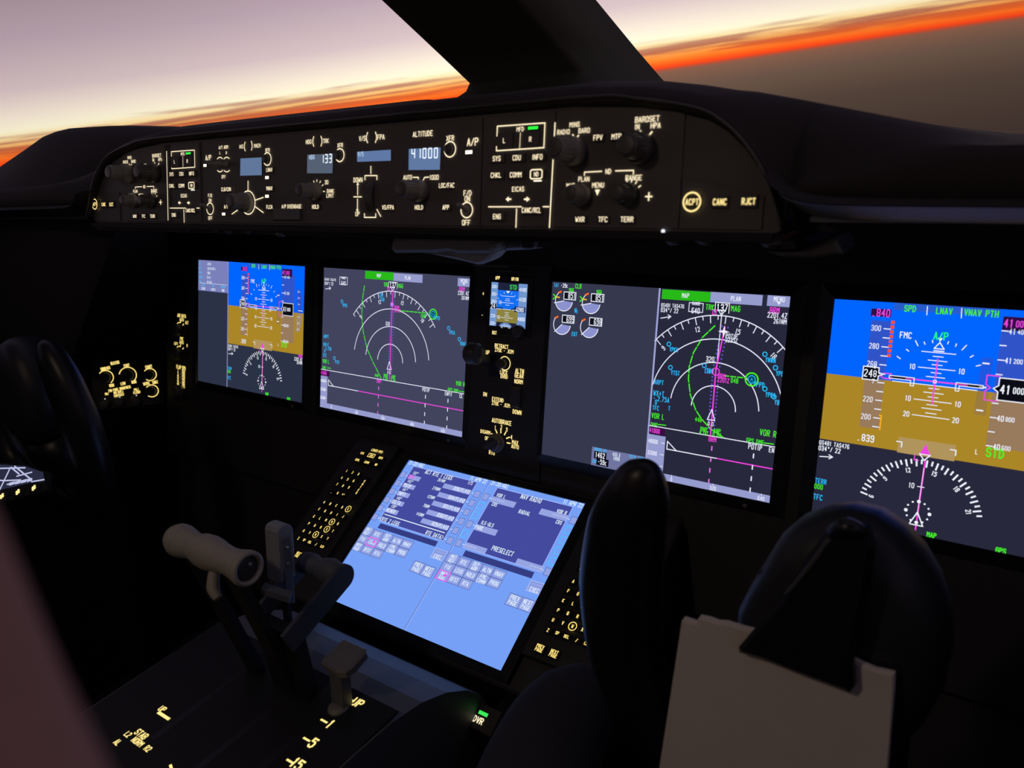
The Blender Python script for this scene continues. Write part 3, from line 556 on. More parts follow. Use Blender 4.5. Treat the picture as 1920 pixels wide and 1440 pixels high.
# ---- primary flight display contents; drawn at the right, repeated at the left with an offset
PW = .2135
def pfd(s, dx):
    zz = Z(PAN, 1500, 540, 2.769); A0 = zz(178, 53)[0]
    T = lambda x, y: (lambda p: (p[0] + dx, p[1]))(zz(x, y))
    a0 = A0 + dx; a1 = a0 + PW; bt = DH / 2; bh = T(138, 443)[1]; bg = T(100, 780)[1]
    SKY = em((0, 100, 255)); GND = em((170, 134, 38)); WH = em((240, 244, 255)); THIN = .0008
    MB().rect(PAN, a0, bh, a1, bt, h1, SKY).build('sky_band', s); MB().rect(PAN, a0, bg, a1, bh, h1, GND).build('ground_band', s)
    # tapes
    def tape(xa, xb, b0, b1, nm):
        m = MB(); m.rect(PAN, xa, bh, xb, b1, h2, em((48, 84, 200))); m.rect(PAN, xa, b0, xb, bh, h2, em((152, 122, 92))); return m.build(nm, s)
    sa0, sa1 = T(345, 400)[0], T(447, 400)[0]
    st = tape(sa0, sa1, T(355, 725)[1], T(420, 170)[1], 'speed_tape')
    m = MB(); yb = T(447, 212)[1]; ye = T(393, 720)[1]; rx = T(437, 400)[0]
    for i in range(12):
        b = yb + (ye - yb) * i / 11; m.line(PAN, [(rx - .004, b), (rx + .002, b)], .001, h3, WH)
        v = 300 - i * 10
        if v % 20 == 0 and v != 240: m.text(PAN, str(v), (rx - .0115, b), .0062, WH, h3, wf=.8, wt=.13, mono=True)
    m.build('speed_scale', st)
    m = MB(); p0, p1 = T(478, 178), T(457, 350)
    for i in range(8): f = i / 7; x = p0[0] + .001; y = p0[1] + (p1[1] - p0[1]) * f; m.rect(PAN, x - .0016, y - .0016, x + .0016, y + .0016, h3, em((255, 80, 40)))
    m.build('limit_dots', st)
    MB().line(PAN, [(rx + .0012, T(410, 660)[1]), (rx + .0032, T(410, 660)[1]), (rx + .0032, T(410, 735)[1])], .0011, h3, em((255, 180, 40))).build('minimum_speed_bar', st)
    c0, c1 = T(332, 405), T(405, 480)
    m = MB(); q = [(c0[0], c1[1]), (c1[0], c1[1]), (c1[0], (c0[1] + c1[1]) / 2 - .002), (c1[0] + .004, (c0[1] + c1[1]) / 2), (c1[0], (c0[1] + c1[1]) / 2 + .002), (c1[0], c0[1]), (c0[0], c0[1])]
    m.poly(PAN, q, h3, BLK); m.line(PAN, q, .001, h4, WH, True); m.text(PAN, '24', ((c0[0] * .66 + c1[0] * .34), (c0[1] + c1[1]) / 2), .0086, WH, h4, wf=.8, wt=.13, mono=True)
    m.text(PAN, '8', (c1[0] - .0034, (c0[1] + c1[1]) / 2), .0074, WH, h4, wf=.8, wt=.13); m.text(PAN, '9', (c1[0] - .0042, (c0[1] + c1[1]) / 2 + .0078), .0052, WH, h4, wf=.8, wt=.13); m.text(PAN, '7', (c1[0] - .0042, (c0[1] + c1[1]) / 2 - .0078), .0052, WH, h4, wf=.8, wt=.13); m.build('speed_window', st)
    MB().line(PAN, [T(420, 455), T(435, 442), T(475, 445), T(472, 472), T(432, 467)], .0010, h3, MAG, True).build('speed_bug', st)
    def boxed(x0, y0, x1, y1, txt, H, nm, tm=MAG):
        p, q = T(x0, y0), T(x1, y1); m = MB(); m.rect(PAN, p[0], q[1], q[0], p[1], h3, em((46, 14, 70))); m.text(PAN, txt, ((p[0] + q[0]) / 2, (p[1] + q[1]) / 2), H, tm, h4, wf=.8, wt=.15, mono=True); m.build(nm, s)
    boxed(373, 106, 472, 152, '.840', .0084, 'selected_speed')
    m = MB(); m.text(PAN, '.839', T(342, 778), .0080, WH, h3, wf=.8, mono=True); m.build('mach_readout', s)
    # mode annunciations
    p, q = T(490, 85), T(1037, 150); fm = MB().rect(PAN, p[0], q[1], q[0], bt, h2, em((40, 92, 205))).build('mode_annunciator', s)
    m = MB(); m.line(PAN, [T(663, 95), T(659, 140)], THIN, h3, WH); m.line(PAN, [T(841, 105), T(838, 155)], THIN, h3, WH)
    for tx, x, y in (('SPD', 573, 107), ('LNAV', 750, 120), ('VNAV PTH', 942, 131)): m.text(PAN, tx, T(x, y), .0070, GRN, h3, wf=.8, wt=.17)
    m.build('mode_text', fm)
    MB().text(PAN, 'FMC', T(550, 245), .0070, WH, h3, wf=.8).build('text_line', s); MB().text(PAN, 'A/P', T(732, 250), .0084, em((40, 255, 110)), h3, wf=.85).build('text_line', s)
    # bank scale and pointer
    m = MB()
    for a in ((600, 273, 613, 300), (645, 280, 650, 292), (688, 272, 690, 284), (772, 278, 767, 290), (813, 290, 808, 303), (865, 297, 841, 322), (553, 318, 565, 328), (505, 355, 522, 367), (900, 350, 884, 360), (940, 400, 915, 405)): m.line(PAN, [T(a[0], a[1]), T(a[2], a[3])], .0009, h2, WH)
    c = T(727, 283); m.poly(PAN, [(c[0] - .0022, c[1] + .0044), (c[0] + .0022, c[1] + .0044), (c[0], c[1] + .0005)], h2, WH); m.line(PAN, [(c[0], c[1]), (c[0] - .0044, c[1] - .0062), (c[0] + .0044, c[1] - .0062)], .001, h2, WH, True); m.line(PAN, [(c[0] - .0044, c[1] - .0085), (c[0] + .0044, c[1] - .0085)], .0012, h2, WH); m.build('bank_scale', s)
    # pitch ladder (level with the panel)
    cx = T(701, 486); m = MB()
    for x0, y0, x1, y1, tx in ((633, 328, 810, 345, 0), (692, 355, 745, 358, 0), (667, 375, 766, 382, 0), (685, 398, 738, 402, 0), (617, 410, 808, 430, 10), (680, 438, 732, 444, 0), (655, 460, 752, 467, 0), (668, 520, 722, 526, 0), (642, 540, 745, 551, 0), (664, 565, 717, 570, 0), (593, 575, 787, 600, 10), (657, 605, 712, 610, 0), (632, 622, 733, 634, 0), (652, 648, 707, 654, 0), (583, 657, 775, 682, 20)):
        p, q = T(x0, y0), T(x1, y1); b = (p[1] + q[1]) / 2; w = (q[0] - p[0]) / 2
        m.line(PAN, [(cx[0] - w, b), (cx[0] + w, b)], .0008, h2, WH)
        if tx: [m.text(PAN, str(tx), (cx[0] + d * (w + .0055), b), .0058, WH, h2, wf=.8) for d in (-1, 1)]
    m.build('pitch_ladder', s)
    MB().line(PAN, [(T(480, 482)[0], bh), (T(925, 527)[0], bh)], .0008, h2, WH).build('horizon_line', s)
    for d in (-1, 1):
        m = MB(); q = [(cx[0] + d * x, cx[1] + y) for x, y in ((.0185, .0014), (.0415, .0014), (.0415, -.0014), (.0215, -.0014), (.0215, -.0066), (.0185, -.0066))]
        m.poly(PAN, [q[0], q[1], q[2], q[3]], h3, BLK); m.line(PAN, q, .0008, h4, WH, True); m.build('wing_symbol', s)
    MB().line(PAN, [(cx[0] - .0012, cx[1] - .0012), (cx[0] + .0012, cx[1] - .0012), (cx[0] + .0012, cx[1] + .0012), (cx[0] - .0012, cx[1] + .0012)], .0008, h4, WH, True).build('center_symbol', s)
    m = MB(); m.line(PAN, [(cx[0], T(718, 370)[1]), (cx[0], T(687, 602)[1])], .0013, h3, MAG); m.line(PAN, [(cx[0] - .026, cx[1]), (cx[0] + .028, cx[1])], .0013, h3, MAG); m.build('flight_director', s)
    # altitude tape
    ta = T(1005, 520)[0]; at = tape(ta, ta + .0335, T(970, 822)[1], T(1050, 205)[1], 'altitude_tape')
    m = MB(); yb, ye = T(1052, 222)[1], T(968, 817)[1]
    for i in range(9):
        b = yb + (ye - yb) * i / 8; m.line(PAN, [(ta + .0005, b), (ta + .0055, b)], .001, h3, WH)
        if i in (0, 2, 6, 8): tt = str(41400 - i * 100); m.text(PAN, tt[:2], (ta + .0065, b), .0060, WH, h3, al='l', wf=.75, mono=True); m.text(PAN, tt[2:], (ta + .0134, b), .0048, WH, h3, al='l', wf=.8, mono=True)
    m.build('altitude_scale', at)
    b = T(1020, 522)[1]; m = MB(); q = [(ta + .004, b - .0105), (ta + .032, b - .0105), (ta + .032, b + .0105), (ta + .004, b + .0105), (ta + .004, b + .003), (ta, b), (ta + .004, b - .003)]
    m.poly(PAN, q, h4, BLK); m.line(PAN, q, .001, h4 + .0003, WH, True); m.text(PAN, '41', (ta + .006, b), .0092, WH, h4 + .0003, al='l', wf=.75, mono=True); m.text(PAN, '000', (ta + .0163, b), .0064, WH, h4 + .0003, al='l', wf=.7, mono=True); m.build('altitude_window', at)
    MB().line(PAN, [(ta + .004, b + .0118), (ta - .0065, b + .0118), (ta - .0065, b + .003), (ta - .0025, b), (ta - .0065, b - .003), (ta - .0065, b - .0118), (ta + .004, b - .0118)], .0010, h3, MAG).build('altitude_bug', at)
    p = T(1058, 147); m = MB(); m.rect(PAN, p[0], p[1] - .0125, p[0] + .0265, p[1], h3, em((46, 14, 70))); m.text(PAN, '41', (p[0] + .0015, p[1] - .0062), .0084, MAG, h4, al='l', wf=.75, mono=True); m.text(PAN, '000', (p[0] + .0110, p[1] - .0062), .0066, MAG, h4, al='l', wf=.7, mono=True); m.build('selected_altitude', s)
    m = MB(); m.text(PAN, 'STD', T(1013, 857), .0098, GRN, h2, wf=.8, wt=.17); m.text(PAN, 'L', T(917, 850), .0052, WH, h2); m.build('baro_text', s)
    # vertical speed scale
    va = a1 - .0205; m = MB(); m.poly(PAN, [(va, b + .030), (va + .006, b + .030), (va + .013, b + .018), (va + .013, b - .018), (va + .006, b - .030), (va, b - .030)], h2, em((130, 122, 120))) if False else None
    q = [(va, b + .036), (va + .008, b + .036), (va + .014, b + .022), (va + .014, b - .022), (va + .008, b - .036), (va, b - .036), (va, b - .012), (va + .004, b - .008), (va + .004, b + .008), (va, b + .012)]
    m = MB(); m.poly(PAN, [q[0], q[1], q[2], (q[2][0], bh), (va + .004, bh), q[8], q[9]], h2, em((44, 82, 206))); m.poly(PAN, [(va + .004, bh), (q[2][0], bh), q[3], q[4], q[5], q[6], q[7]], h2, em((160, 136, 110)))
    for i, tx in ((-3, '6'), (-2, '2'), (-1, '1'), (1, '1'), (2, '2'), (3, '6')): m.text(PAN, tx, (va + .004, b + i * .0105), .0042, WH, h3); m.line(PAN, [(va + .0065, b + i * .0105), (va + .009, b + i * .0105)], .0008, h3, WH)
    m.line(PAN, [(va + .005, b), (va + .016, b)], .001, h3, WH); m.build('vertical_speed_scale', s)
    p, q = T(980, 362), T(940, 660); m = MB(); m.rect(PAN, p[0] - .006, bh, p[0] + .004, p[1], h2, em((30, 88, 225))); m.rect(PAN, p[0] - .006, q[1], p[0] + .004, bh, h2, em((156, 124, 62)))
    for y in (390, 515, 637): bb = T(950, y)[1]; m.line(PAN, [(p[0] - .004, bb), (p[0] + .001, bb)], .0014, h3, WH)
    m.build('glideslope_scale', s)
    p, q = T(510, 800), T(805, 870); m = MB(); bl = (p[1] + q[1]) / 2; m.rect(PAN, p[0], bl - .008, q[0], bl + .008, h2, em((176, 148, 92)))
    for f in (.03, .97): x = p[0] + (q[0] - p[0]) * f; m.line(PAN, [(x - .003, bl + .003), (x + .002, bl + .003), (x + .002, bl - .002)], .0010, h3, WH)
    m.build('localizer_scale', s)
    # heading rose
    C = T(609, 1180); R = T(636, 893)[1] - C[1]; m = MB()
    for d in range(-77, 88, 5):
        hd = 137 + d; hd5 = round(hd / 5) * 5; a = hd5 - 137; 
        if abs(a) > 82: continue
        l = .0062 if hd5 % 10 == 0 else .0036; m.line(PAN, [(C[0] + r * math.sin(math.radians(a)), C[1] + r * math.cos(math.radians(a))) for r in (R, R - l)], .0016, h2, WH)
        if hd5 % 30 == 0: m.text(PAN, str(hd5 // 10), (C[0] + (R - .0105) * math.sin(math.radians(a)), C[1] + (R - .0105) * math.cos(math.radians(a))), .0052, WH, h2, wf=.8, wt=.18, rot=-math.radians(a))
    m.build('heading_rose', s)
    m = MB(); m.line(PAN, [(C[0] + .001, C[1] + R), (C[0], C[1] - .015)], .0014, h2, MAG); m.line(PAN, [(C[0] + .0007, C[1] + R * .86), (C[0], C[1])], .0008, h3, em((255, 190, 255))); m.text(PAN, '10', (C[0] - .0085, C[1] + R * .52), .0058, WH, h3, wf=.8); m.line(PAN, [(C[0] - .003, C[1] + R * .52), (C[0] + .003, C[1] + R * .52)], .0008, h3, WH); m.build('track_line', s)
    m = MB(); m.poly(PAN, [(C[0], C[1] + R + .0165), (C[0] - .0046, C[1] + R + .0062), (C[0] + .0046, C[1] + R + .0062)], h3, MAG); m.line(PAN, [(C[0] - .0048, C[1] + R + .006), (C[0] + .0048, C[1] + R + .006), (C[0], C[1] + R)], .0011, h3, WH, True); m.line(PAN, [(C[0] - .009, C[1] + R + .004), (C[0] - .009, C[1] + R - .001), (C[0] - .005, C[1] + R - .001)], .001, h3, MAG); m.build('heading_pointer', s)
    m = MB()
    for i in range(12): a = math.radians(i * 30); m.disc(PAN, (C[0] + .0108 * math.sin(a), C[1] + .0035 + .0108 * math.cos(a)), .0010 + (.0008 if i % 3 == 0 else 0), h3, WH, 8)
    m.line(PAN, [(C[0], C[1] + .0035), (C[0] - .0062, C[1] - .0098), (C[0] + .0062, C[1] - .0098)], .0011, h4, WH, True); m.build('airplane_symbol', s)
    m = MB()
    for tx, x, y, H, mt, al in (('GS481 TAS476', 97, 799, .0052, WH, 'l'), ('034°/ 22', 95, 828, .0058, WH, 'l'), ('TERR', 72, 996, .0060, CYN, 'l'), ('000', 68, 1025, .0060, GRN, 'l'), ('TFC', 64, 1079, .0066, CYN, 'l')):
        p = T(x, y); MB().text(PAN, tx, (max(p[0], a0 + .0012), p[1]), H, mt, h2, al=al, wf=.75, wt=.15).build('text_line', s)
    for tx, bb, H, mt in (('BRM', T(1145, 962)[1], .0066, MAG), ('2201.4Z', T(1145, 993)[1], .0064, WH), ('261NM', T(1145, 1023)[1], .0058, WH)): MB().text(PAN, tx, (a1 - .003, bb), H, mt, h2, al='r', wf=.75).build('text_line', s)
    MB().text(PAN, 'MAP', T(683, 1282), .0054, GRN, h2, wt=.22).build('text_line', s); MB().text(PAN, 'GPS', T(1043, 1363), .0056, GRN, h2, wt=.22).build('text_line', s); p = T(93, 872); m.line(PAN, [(a0 + .003, p[1]), (a0 + .016, p[1] + .0016)], .0010, h2, WH); m.line(PAN, [(a0 + .012, p[1] + .0035), (a0 + .016, p[1] + .0016), (a0 + .0125, p[1] - .0008)], .0010, h2, WH); m.build('wind_arrow', s)
    return a0

t, s = unit('right primary flight display, blue over brown, cut by the photo edge', XO, BGD)
aR = pfd(s, 0)
MB().line(PAN, [(aR + PW + .001, -DH / 2), (aR + PW + .001, DH / 2)], .0014, h2, em((160, 165, 215))).build('divider_line', s)
t, s = unit('left primary flight display, blue over brown, farthest left of the screens', -XO, em((44, 50, 70)))
DXP = (-XO + DW / 2 - PW) - aR
pfd(s, DXP)
zl = Z(PAN, 360, 470, 4.8); aD = -XO + DW / 2 - PW
MB().line(PAN, [(aD - .001, -DH / 2), (aD - .001, DH / 2)], .0016, h2, em((160, 165, 215))).build('divider_line', s)
bb = zl(200, 370)[1]; ap = MB().rect(PAN, -XO - DW / 2, bb, aD - .002, DH / 2, h1, em((122, 128, 186))).build('auxiliary_block', s)
m = MB(); m.line(PAN, [(-XO - DW / 2 + .004, zl(200, 300)[1]), (aD - .004, zl(200, 300)[1])], .0006, h2, WHT)
for i, (k, v) in enumerate((('FLT', 'JST64'), ('MIC', '126.60 VHF L'), ('XPDR', '7000'), ('SELCAL', 'CD-FJ'), ('TAIL', 'VH-VKG'))): y = DH / 2 - .0065 - i * .0083; m.text(PAN, k, (-XO - DW / 2 + .003, y), .0046, CYN, h2, al='l', wf=.65); m.text(PAN, v, (-XO - DW / 2 + .029, y), .0052, TBLU, h2, al='l', wf=.65)
y = zl(200, 318)[1]
for f, k, v in ((.17, 'UTC TIME', '21:20:50'), (.5, 'DATE', '11 APR 22'), (.83, 'ELAPSED TIME', '00:00')): x = -XO - DW / 2 + f * (DW - PW); m.text(PAN, k, (x, y), .0040, CYN, h2, wf=.5, sp=.16); m.text(PAN, v, (x, y - .0066), .0050, TBLU, h2, wf=.5, sp=.18)
m.build('auxiliary_text', ap)

# ---- navigation display contents
def nd(s, zz, full):
    TAB = em((150, 156, 205)); TGR = em((40, 185, 25)); WH = em((235, 238, 255)); VIO = em((110, 90, 230)); BOX = em((36, 36, 56))
    Pn = lambda *q: [zz(*p) for p in q]
    def key(q, mat, tx, H=.0060, tm=WH):
        q = Pn(*q); a0, a1 = min(p[0] for p in q), max(p[0] for p in q); b0, b1 = (q[2][1] + q[3][1]) / 2, (q[0][1] + q[1][1]) / 2; o = MB().rect(PAN, a0, b0, a1, b1, h2, mat).build('soft_key', s)
        m = MB(); m.text(PAN, tx, ((a0 + a1) / 2, (b0 + b1) / 2 + (.002 if tx == 'MENU' else 0)), H, tm, h3, wf=.75)
        if tx == 'MENU': c = ((a0 + a1) / 2, b0 + .0035); m.poly(PAN, [(c[0] - .0022, c[1] + .0014), (c[0] + .0022, c[1] + .0014), (c[0], c[1] - .0018)], h3, WH)
        m.build('legend', o)
    F = full
    key(F['map'], TGR, 'MAP'); key(F['plan'], TAB, 'PLAN'); key(F['menu'], TAB, 'MENU')
    C = zz(*F['c']); R = zz(*F['top'])[1] - C[1]
    lo, hi = F['alim']
    m = MB(); m.arc(PAN, C, R, lo, hi, .0011, h2, WH, 90)
    for hd in range(40, 240, 5):
        a = hd - 137
        if lo <= a <= hi:
            l = .0085 if hd % 10 == 0 else .0045; m.line(PAN, [(C[0] + r * math.sin(math.radians(a)), C[1] + r * math.cos(math.radians(a))) for r in (R, R - l)], .0010, h2, WH)
            if hd % 30 == 0: m.text(PAN, str(hd // 10), (C[0] + (R - .014) * math.sin(math.radians(a)), C[1] + (R - .014) * math.cos(math.radians(a))), .0066, WH, h2, wf=.8, rot=-math.radians(a))
    m.build('compass_arc', s)
    for k, lim in ((.25, 88), (.5, 84), (.75, 82)):
        l0, l1 = -lim, lim
        x0, x1 = F['xl'], F['xr']
        if R * k * math.sin(math.radians(lim)) > C[0] - x0: l0 = -math.degrees(math.asin(min(1, (C[0] - x0) / (R * k))))
        MB().arc(PAN, C, R * k, l0, min(l1, math.degrees(math.asin(min(1, (x1 - C[0]) / (R * k))))), .0011, h2, WH, 60).build('range_arc', s)
    m = MB(); m.dash(PAN, Pn(*F['green']), .0014, h2, GRN, .009, .0022); m.build('descent_arc', s)
    m = MB(); rt = Pn(*F['route']); 
    for (x0, y0), (x1, y1) in zip(rt, rt[1:]):
        l = math.hypot(x1 - x0, y1 - y0); nx, ny = -(y1 - y0) / l, (x1 - x0) / l; n = int(l / .0042)
        for i in range(n):
            for d in (-1, 1): c = (x0 + (x1 - x0) * i / n + nx * d * .0036, y0 + (y1 - y0) * i / n + ny * d * .0036); m.rect(PAN, c[0] - .0008, c[1] - .0008, c[0] + .0008, c[1] + .0008, h2, VIO)
    m.line(PAN, rt, .0016, h3, MAG)
    if 'trk' in F: m.line(PAN, Pn(*F['trk']), .0010, h2, WH)
    m.build('route_line', s)
    m = MB(); q = Pn(*F['div']); m.dash(PAN, q, .0013, h2, GRN, .006, .0022); c = zz(*F['gc']); m.arc(PAN, c, .0072, 0, 360, .0016, h3, GRN, 20); m.disc(PAN, c, .0056, h2, em((10, 60, 70)), 16); m.arc(PAN, c, .0042, 0, 360, .0010, h3, CYN, 16); m.line(PAN, [(c[0] - .0012, c[1] - .0016), (c[0], c[1] + .0016), (c[0] + .0012, c[1] - .0016)], .0006, h3, CYN); m.build('diversion_line', s)
    for tx, x, y in F['wp']:
        c = zz(x, y); m = MB(); m.arc(PAN, c, .0024, 0, 360, .0010, h3, CYN, 12); m.text(PAN, tx, (c[0] + .0016, c[1] - .0058), .0058, CYN, h3, al='l', wf=.7, wt=.16); m.build('airport_marker', s)
    m = MB(); c = zz(*F['tri']); m.line(PAN, [(c[0], c[1]), (c[0] - .0045, c[1] - .0122), (c[0] + .0045, c[1] - .0122)], .0011, h4, WH, True); m.text(PAN, '0.0', (c[0], c[1] - .0168), .0052, WH, h4, wf=.8); m.build('airplane_symbol', s)
    m = MB(); q = Pn(*F['box']); m.poly(PAN, [(q[0][0], q[1][1]), (q[1][0], q[1][1]), (q[1][0], q[0][1]), (q[0][0], q[0][1])], h2, BLK); m.line(PAN, [(q[0][0], q[0][1]), (q[0][0], q[1][1]), (q[1][0], q[1][1]), (q[1][0], q[0][1])], .0009, h3, WH); m.text(PAN, '137', ((q[0][0] + q[1][0]) / 2, (q[0][1] + q[1][1]) / 2), .0092, WH, h3, wf=.75, mono=True); m.line(PAN, [(C[0] - .004, C[1] + R + .0062), (C[0] + .004, C[1] + R + .0062), (C[0], C[1] + R + .0004)], .001, h3, WH, True); m.line(PAN, [(C[0] - .0065, C[1] + R + .001), (C[0] - .0065, C[1] + R + .006), (C[0] - .0105, C[1] + R + .006), (C[0] - .0105, C[1] + R + .001)], .001, h3, MAG, True); m.build('track_readout', s)
    m = MB(); q = Pn(*F['rng']); m.line(PAN, [(q[0][0], q[0][1]), (q[1][0], q[0][1]), (q[1][0], q[1][1]), (q[0][0], q[1][1])], .0008, h3, WH, True); cx = (q[0][0] + q[1][0]) / 2; cy = (q[0][1] + q[1][1]) / 2; m.text(PAN, 'RANGE', (cx, cy + .0046), .0042, WH, h3, wf=.7); m.text(PAN, '640', (cx, cy - .0036), .0070, WH, h3, wf=.75); m.build('range_box', s)
    m = MB()
    for tx, x, y, H, c, al in F['txt']: MB().text(PAN, tx, zz(x, y), H, {'w': WH, 'g': GRN, 'm': MAG, 'c': CYN}[c], h3, al=al, wf=.75, wt=.15).build('text_line', s)
    a, b = Pn(*F['arrow']); m.line(PAN, [a, b], .001, h2, WH); m.line(PAN, [(b[0] - .004, b[1] + .0018), b, (b[0] - .0034, b[1] - .0028)], .001, h2, WH)
    m.build('wind_arrow', s)
    for q in F['gl']: MB().line(PAN, Pn(*q), .0011, h2, GRN).build('text_line', s)
    # vertical situation strip
    a0, a1 = F['xl'], F['xr']; bt = (zz(*F['vl'][0])[1] + zz(*F['vl'][1])[1]) / 2; b0 = -DH / 2; bar = .0082
    v = MB().rect(PAN, a0, b0, a1, b0 + bar, h2, TAB).build('vertical_profile', s)
    m = MB(); sw = F['sw']; m.rect(PAN, a0, b0, a0 + sw, bt - .0105, h2, TAB); m.line(PAN, [(a0, bt), (a1, bt)], .0010, h3, WH); m.build('profile_frame', v)
    m = MB(); m.rect(PAN, a0, bt - .0096, a0 + .021, bt - .0012, h3, em((60, 10, 70))); m.text(PAN, '41000', (a0 + .001, bt - .0054), .0064, MAG, h4, al='l', wf=.62); m.build('selected_altitude', v)
    hh = (bt - .0105) - (b0 + bar)
    for f, tx in ((.82, '48000'), (.5, '32000'), (.18, '16000')): y = b0 + bar + hh * f; m = MB(); m.text(PAN, tx, (a0 + .0008, y), .0056, WH, h4, al='l', wf=.62); m.line(PAN, [(a0 + sw - .005, y), (a0 + sw - .0008, y)], .0008, h4, WH); m.build('scale_mark', v)
    L = a1 - a0 - sw
    for f, tx in F['sc']: x = a0 + sw + .012 + (L - .022) * f; m = MB(); m.text(PAN, tx, (x, b0 + .0032), .0052, WH, h4, wf=.75); m.line(PAN, [(x, b0 + bar), (x, b0 + bar - .0016)], .0007, h4, WH); m.build('scale_mark', v)
    m = MB(); yb = b0 + bar + hh * .68; x0 = a0 + sw + .003; m.line(PAN, [(x0, yb + .0095), (x0, yb), (x0 + .0125, yb)], .0012, h4, WH, True); xs = x0 + .0125; xm = a0 + sw + L * F['pm']; m.line(PAN, [(xs, yb), (xm, yb)], .0011, h3, WH); m.line(PAN, [(xm, yb), (a1 - .001, yb)], .0013, h3, MAG); m.build('profile_path', v)
    m = MB()
    for x, mt in F['vd']:
        xx = zz(x, F['vy'])[0]; m.dash(PAN, [(xx, bt - .012), (xx, b0 + bar)], .0014, h3, em((235, 120, 235)) if mt else WH, .0045, .0085)
    m.build('waypoint_ticks', v)

t, s = unit('left map display filled with white range arcs beside the left flight display', -XI, em((66, 68, 94)))
zF = Z(PAN, 590, 490, 4.235)
nd(s, zF, dict(map=((405, 75), (627, 90), (625, 152), (405, 138)), plan=((629, 92), (858, 108), (857, 172), (627, 155)), menu=((1140, 132), (1240, 138), (1238, 205), (1140, 197)), c=(600, 797), top=(627, 238), alim=(-52, 56), xl=-XI - DW / 2, xr=-XI + DW / 2,
   green=((397, 195), (380, 320), (376, 430), (388, 560), (417, 690), (465, 800), (530, 928)), route=((626, 225), (615, 450), (597, 935)), div=((665, 390), (900, 412)), gc=(943, 420),
   wp=(('YPKU', 220, 318), ('YPKA', 1067, 530), ('YBAS', 1152, 618), ('YTST', 160, 768)), tri=(598, 795), box=((590, 213), (658, 168)), rng=((203, 124), (262, 187)), arrow=((88, 220), (130, 212)),
   txt=(('GS481 TAS476', 84, 142, .0046, 'w', 'l'), ('034°/ 22', 84, 174, .0054, 'w', 'l'), ('TRK', 570, 185, .0070, 'g', 'c'), ('MAG', 685, 195, .0070, 'g', 'c'), ('BRM', 1173, 222, .0066, 'm', 'c'), ('2201.4Z', 1226, 256, .0062, 'w', 'r'), ('261NM', 1226, 294, .0056, 'w', 'r'), ('CIN', 530, 268, .0062, 'c', 'c'), ('TDB', 540, 303, .0062, 'c', 'c'), ('BRM', 655, 368, .0066, 'm', 'c'), ('2201Z', 658, 390, .0058, 'm', 'c'), ('04B', 866, 434, .0064, 'g', 'c'), ('YPPD', 972, 450, .0062, 'c', 'c'), ('320', 583, 495, .0062, 'w', 'c'),
        ('ARPT', 76, 594, .0062, 'c', 'l'), ('WX+T', 74, 657, .0064, 'c', 'l'), ('- 2.75A', 72, 686, .0062, 'c', 'l'), ('0', 80, 713, .0064, 'c', 'l'), ('TFC', 70, 745, .0062, 'c', 'l'), ('VOR L', 68, 790, .0068, 'g', 'l'), ('DME', 66, 843, .0060, 'g', 'l'), ('448', 495, 906, .0058, 'g', 'c'), ('RNP', 567, 907, .0058, 'g', 'c'), ('4.00', 566, 928, .0054, 'g', 'c'), ('ANP', 628, 917, .0058, 'g', 'c'), ('0.04', 626, 940, .0054, 'g', 'c'), ('VOR R', 1160, 972, .0070, 'g', 'c'), ('GPS DME', 1103, 1023, .0058, 'g', 'c'), ('BRM', 513, 952, .0060, 'm', 'c'), ('POTIP', 887, 1021, .0062, 'w', 'c'), ('ENPIT', 1066, 1053, .0060, 'w', 'c'), ('CE', 1165, 1070, .0060, 'w', 'c')),
   gl=(((100, 845), (130, 850)), ((1140, 1030), (1190, 1037))), vl=((80, 860), (1180, 1050)), sw=.0165, sc=((0, '0'), (.22, '160'), (.44, '320'), (.67, '480'), (.9, '640')), pm=.25, vy=1100, vd=((508, 1), (882, 0), (1062, 0))))
MB().disc(PAN, zF(618, 342), .0035, h4, em((200, 120, 240)), 14).build('top_of_descent_marker', s)

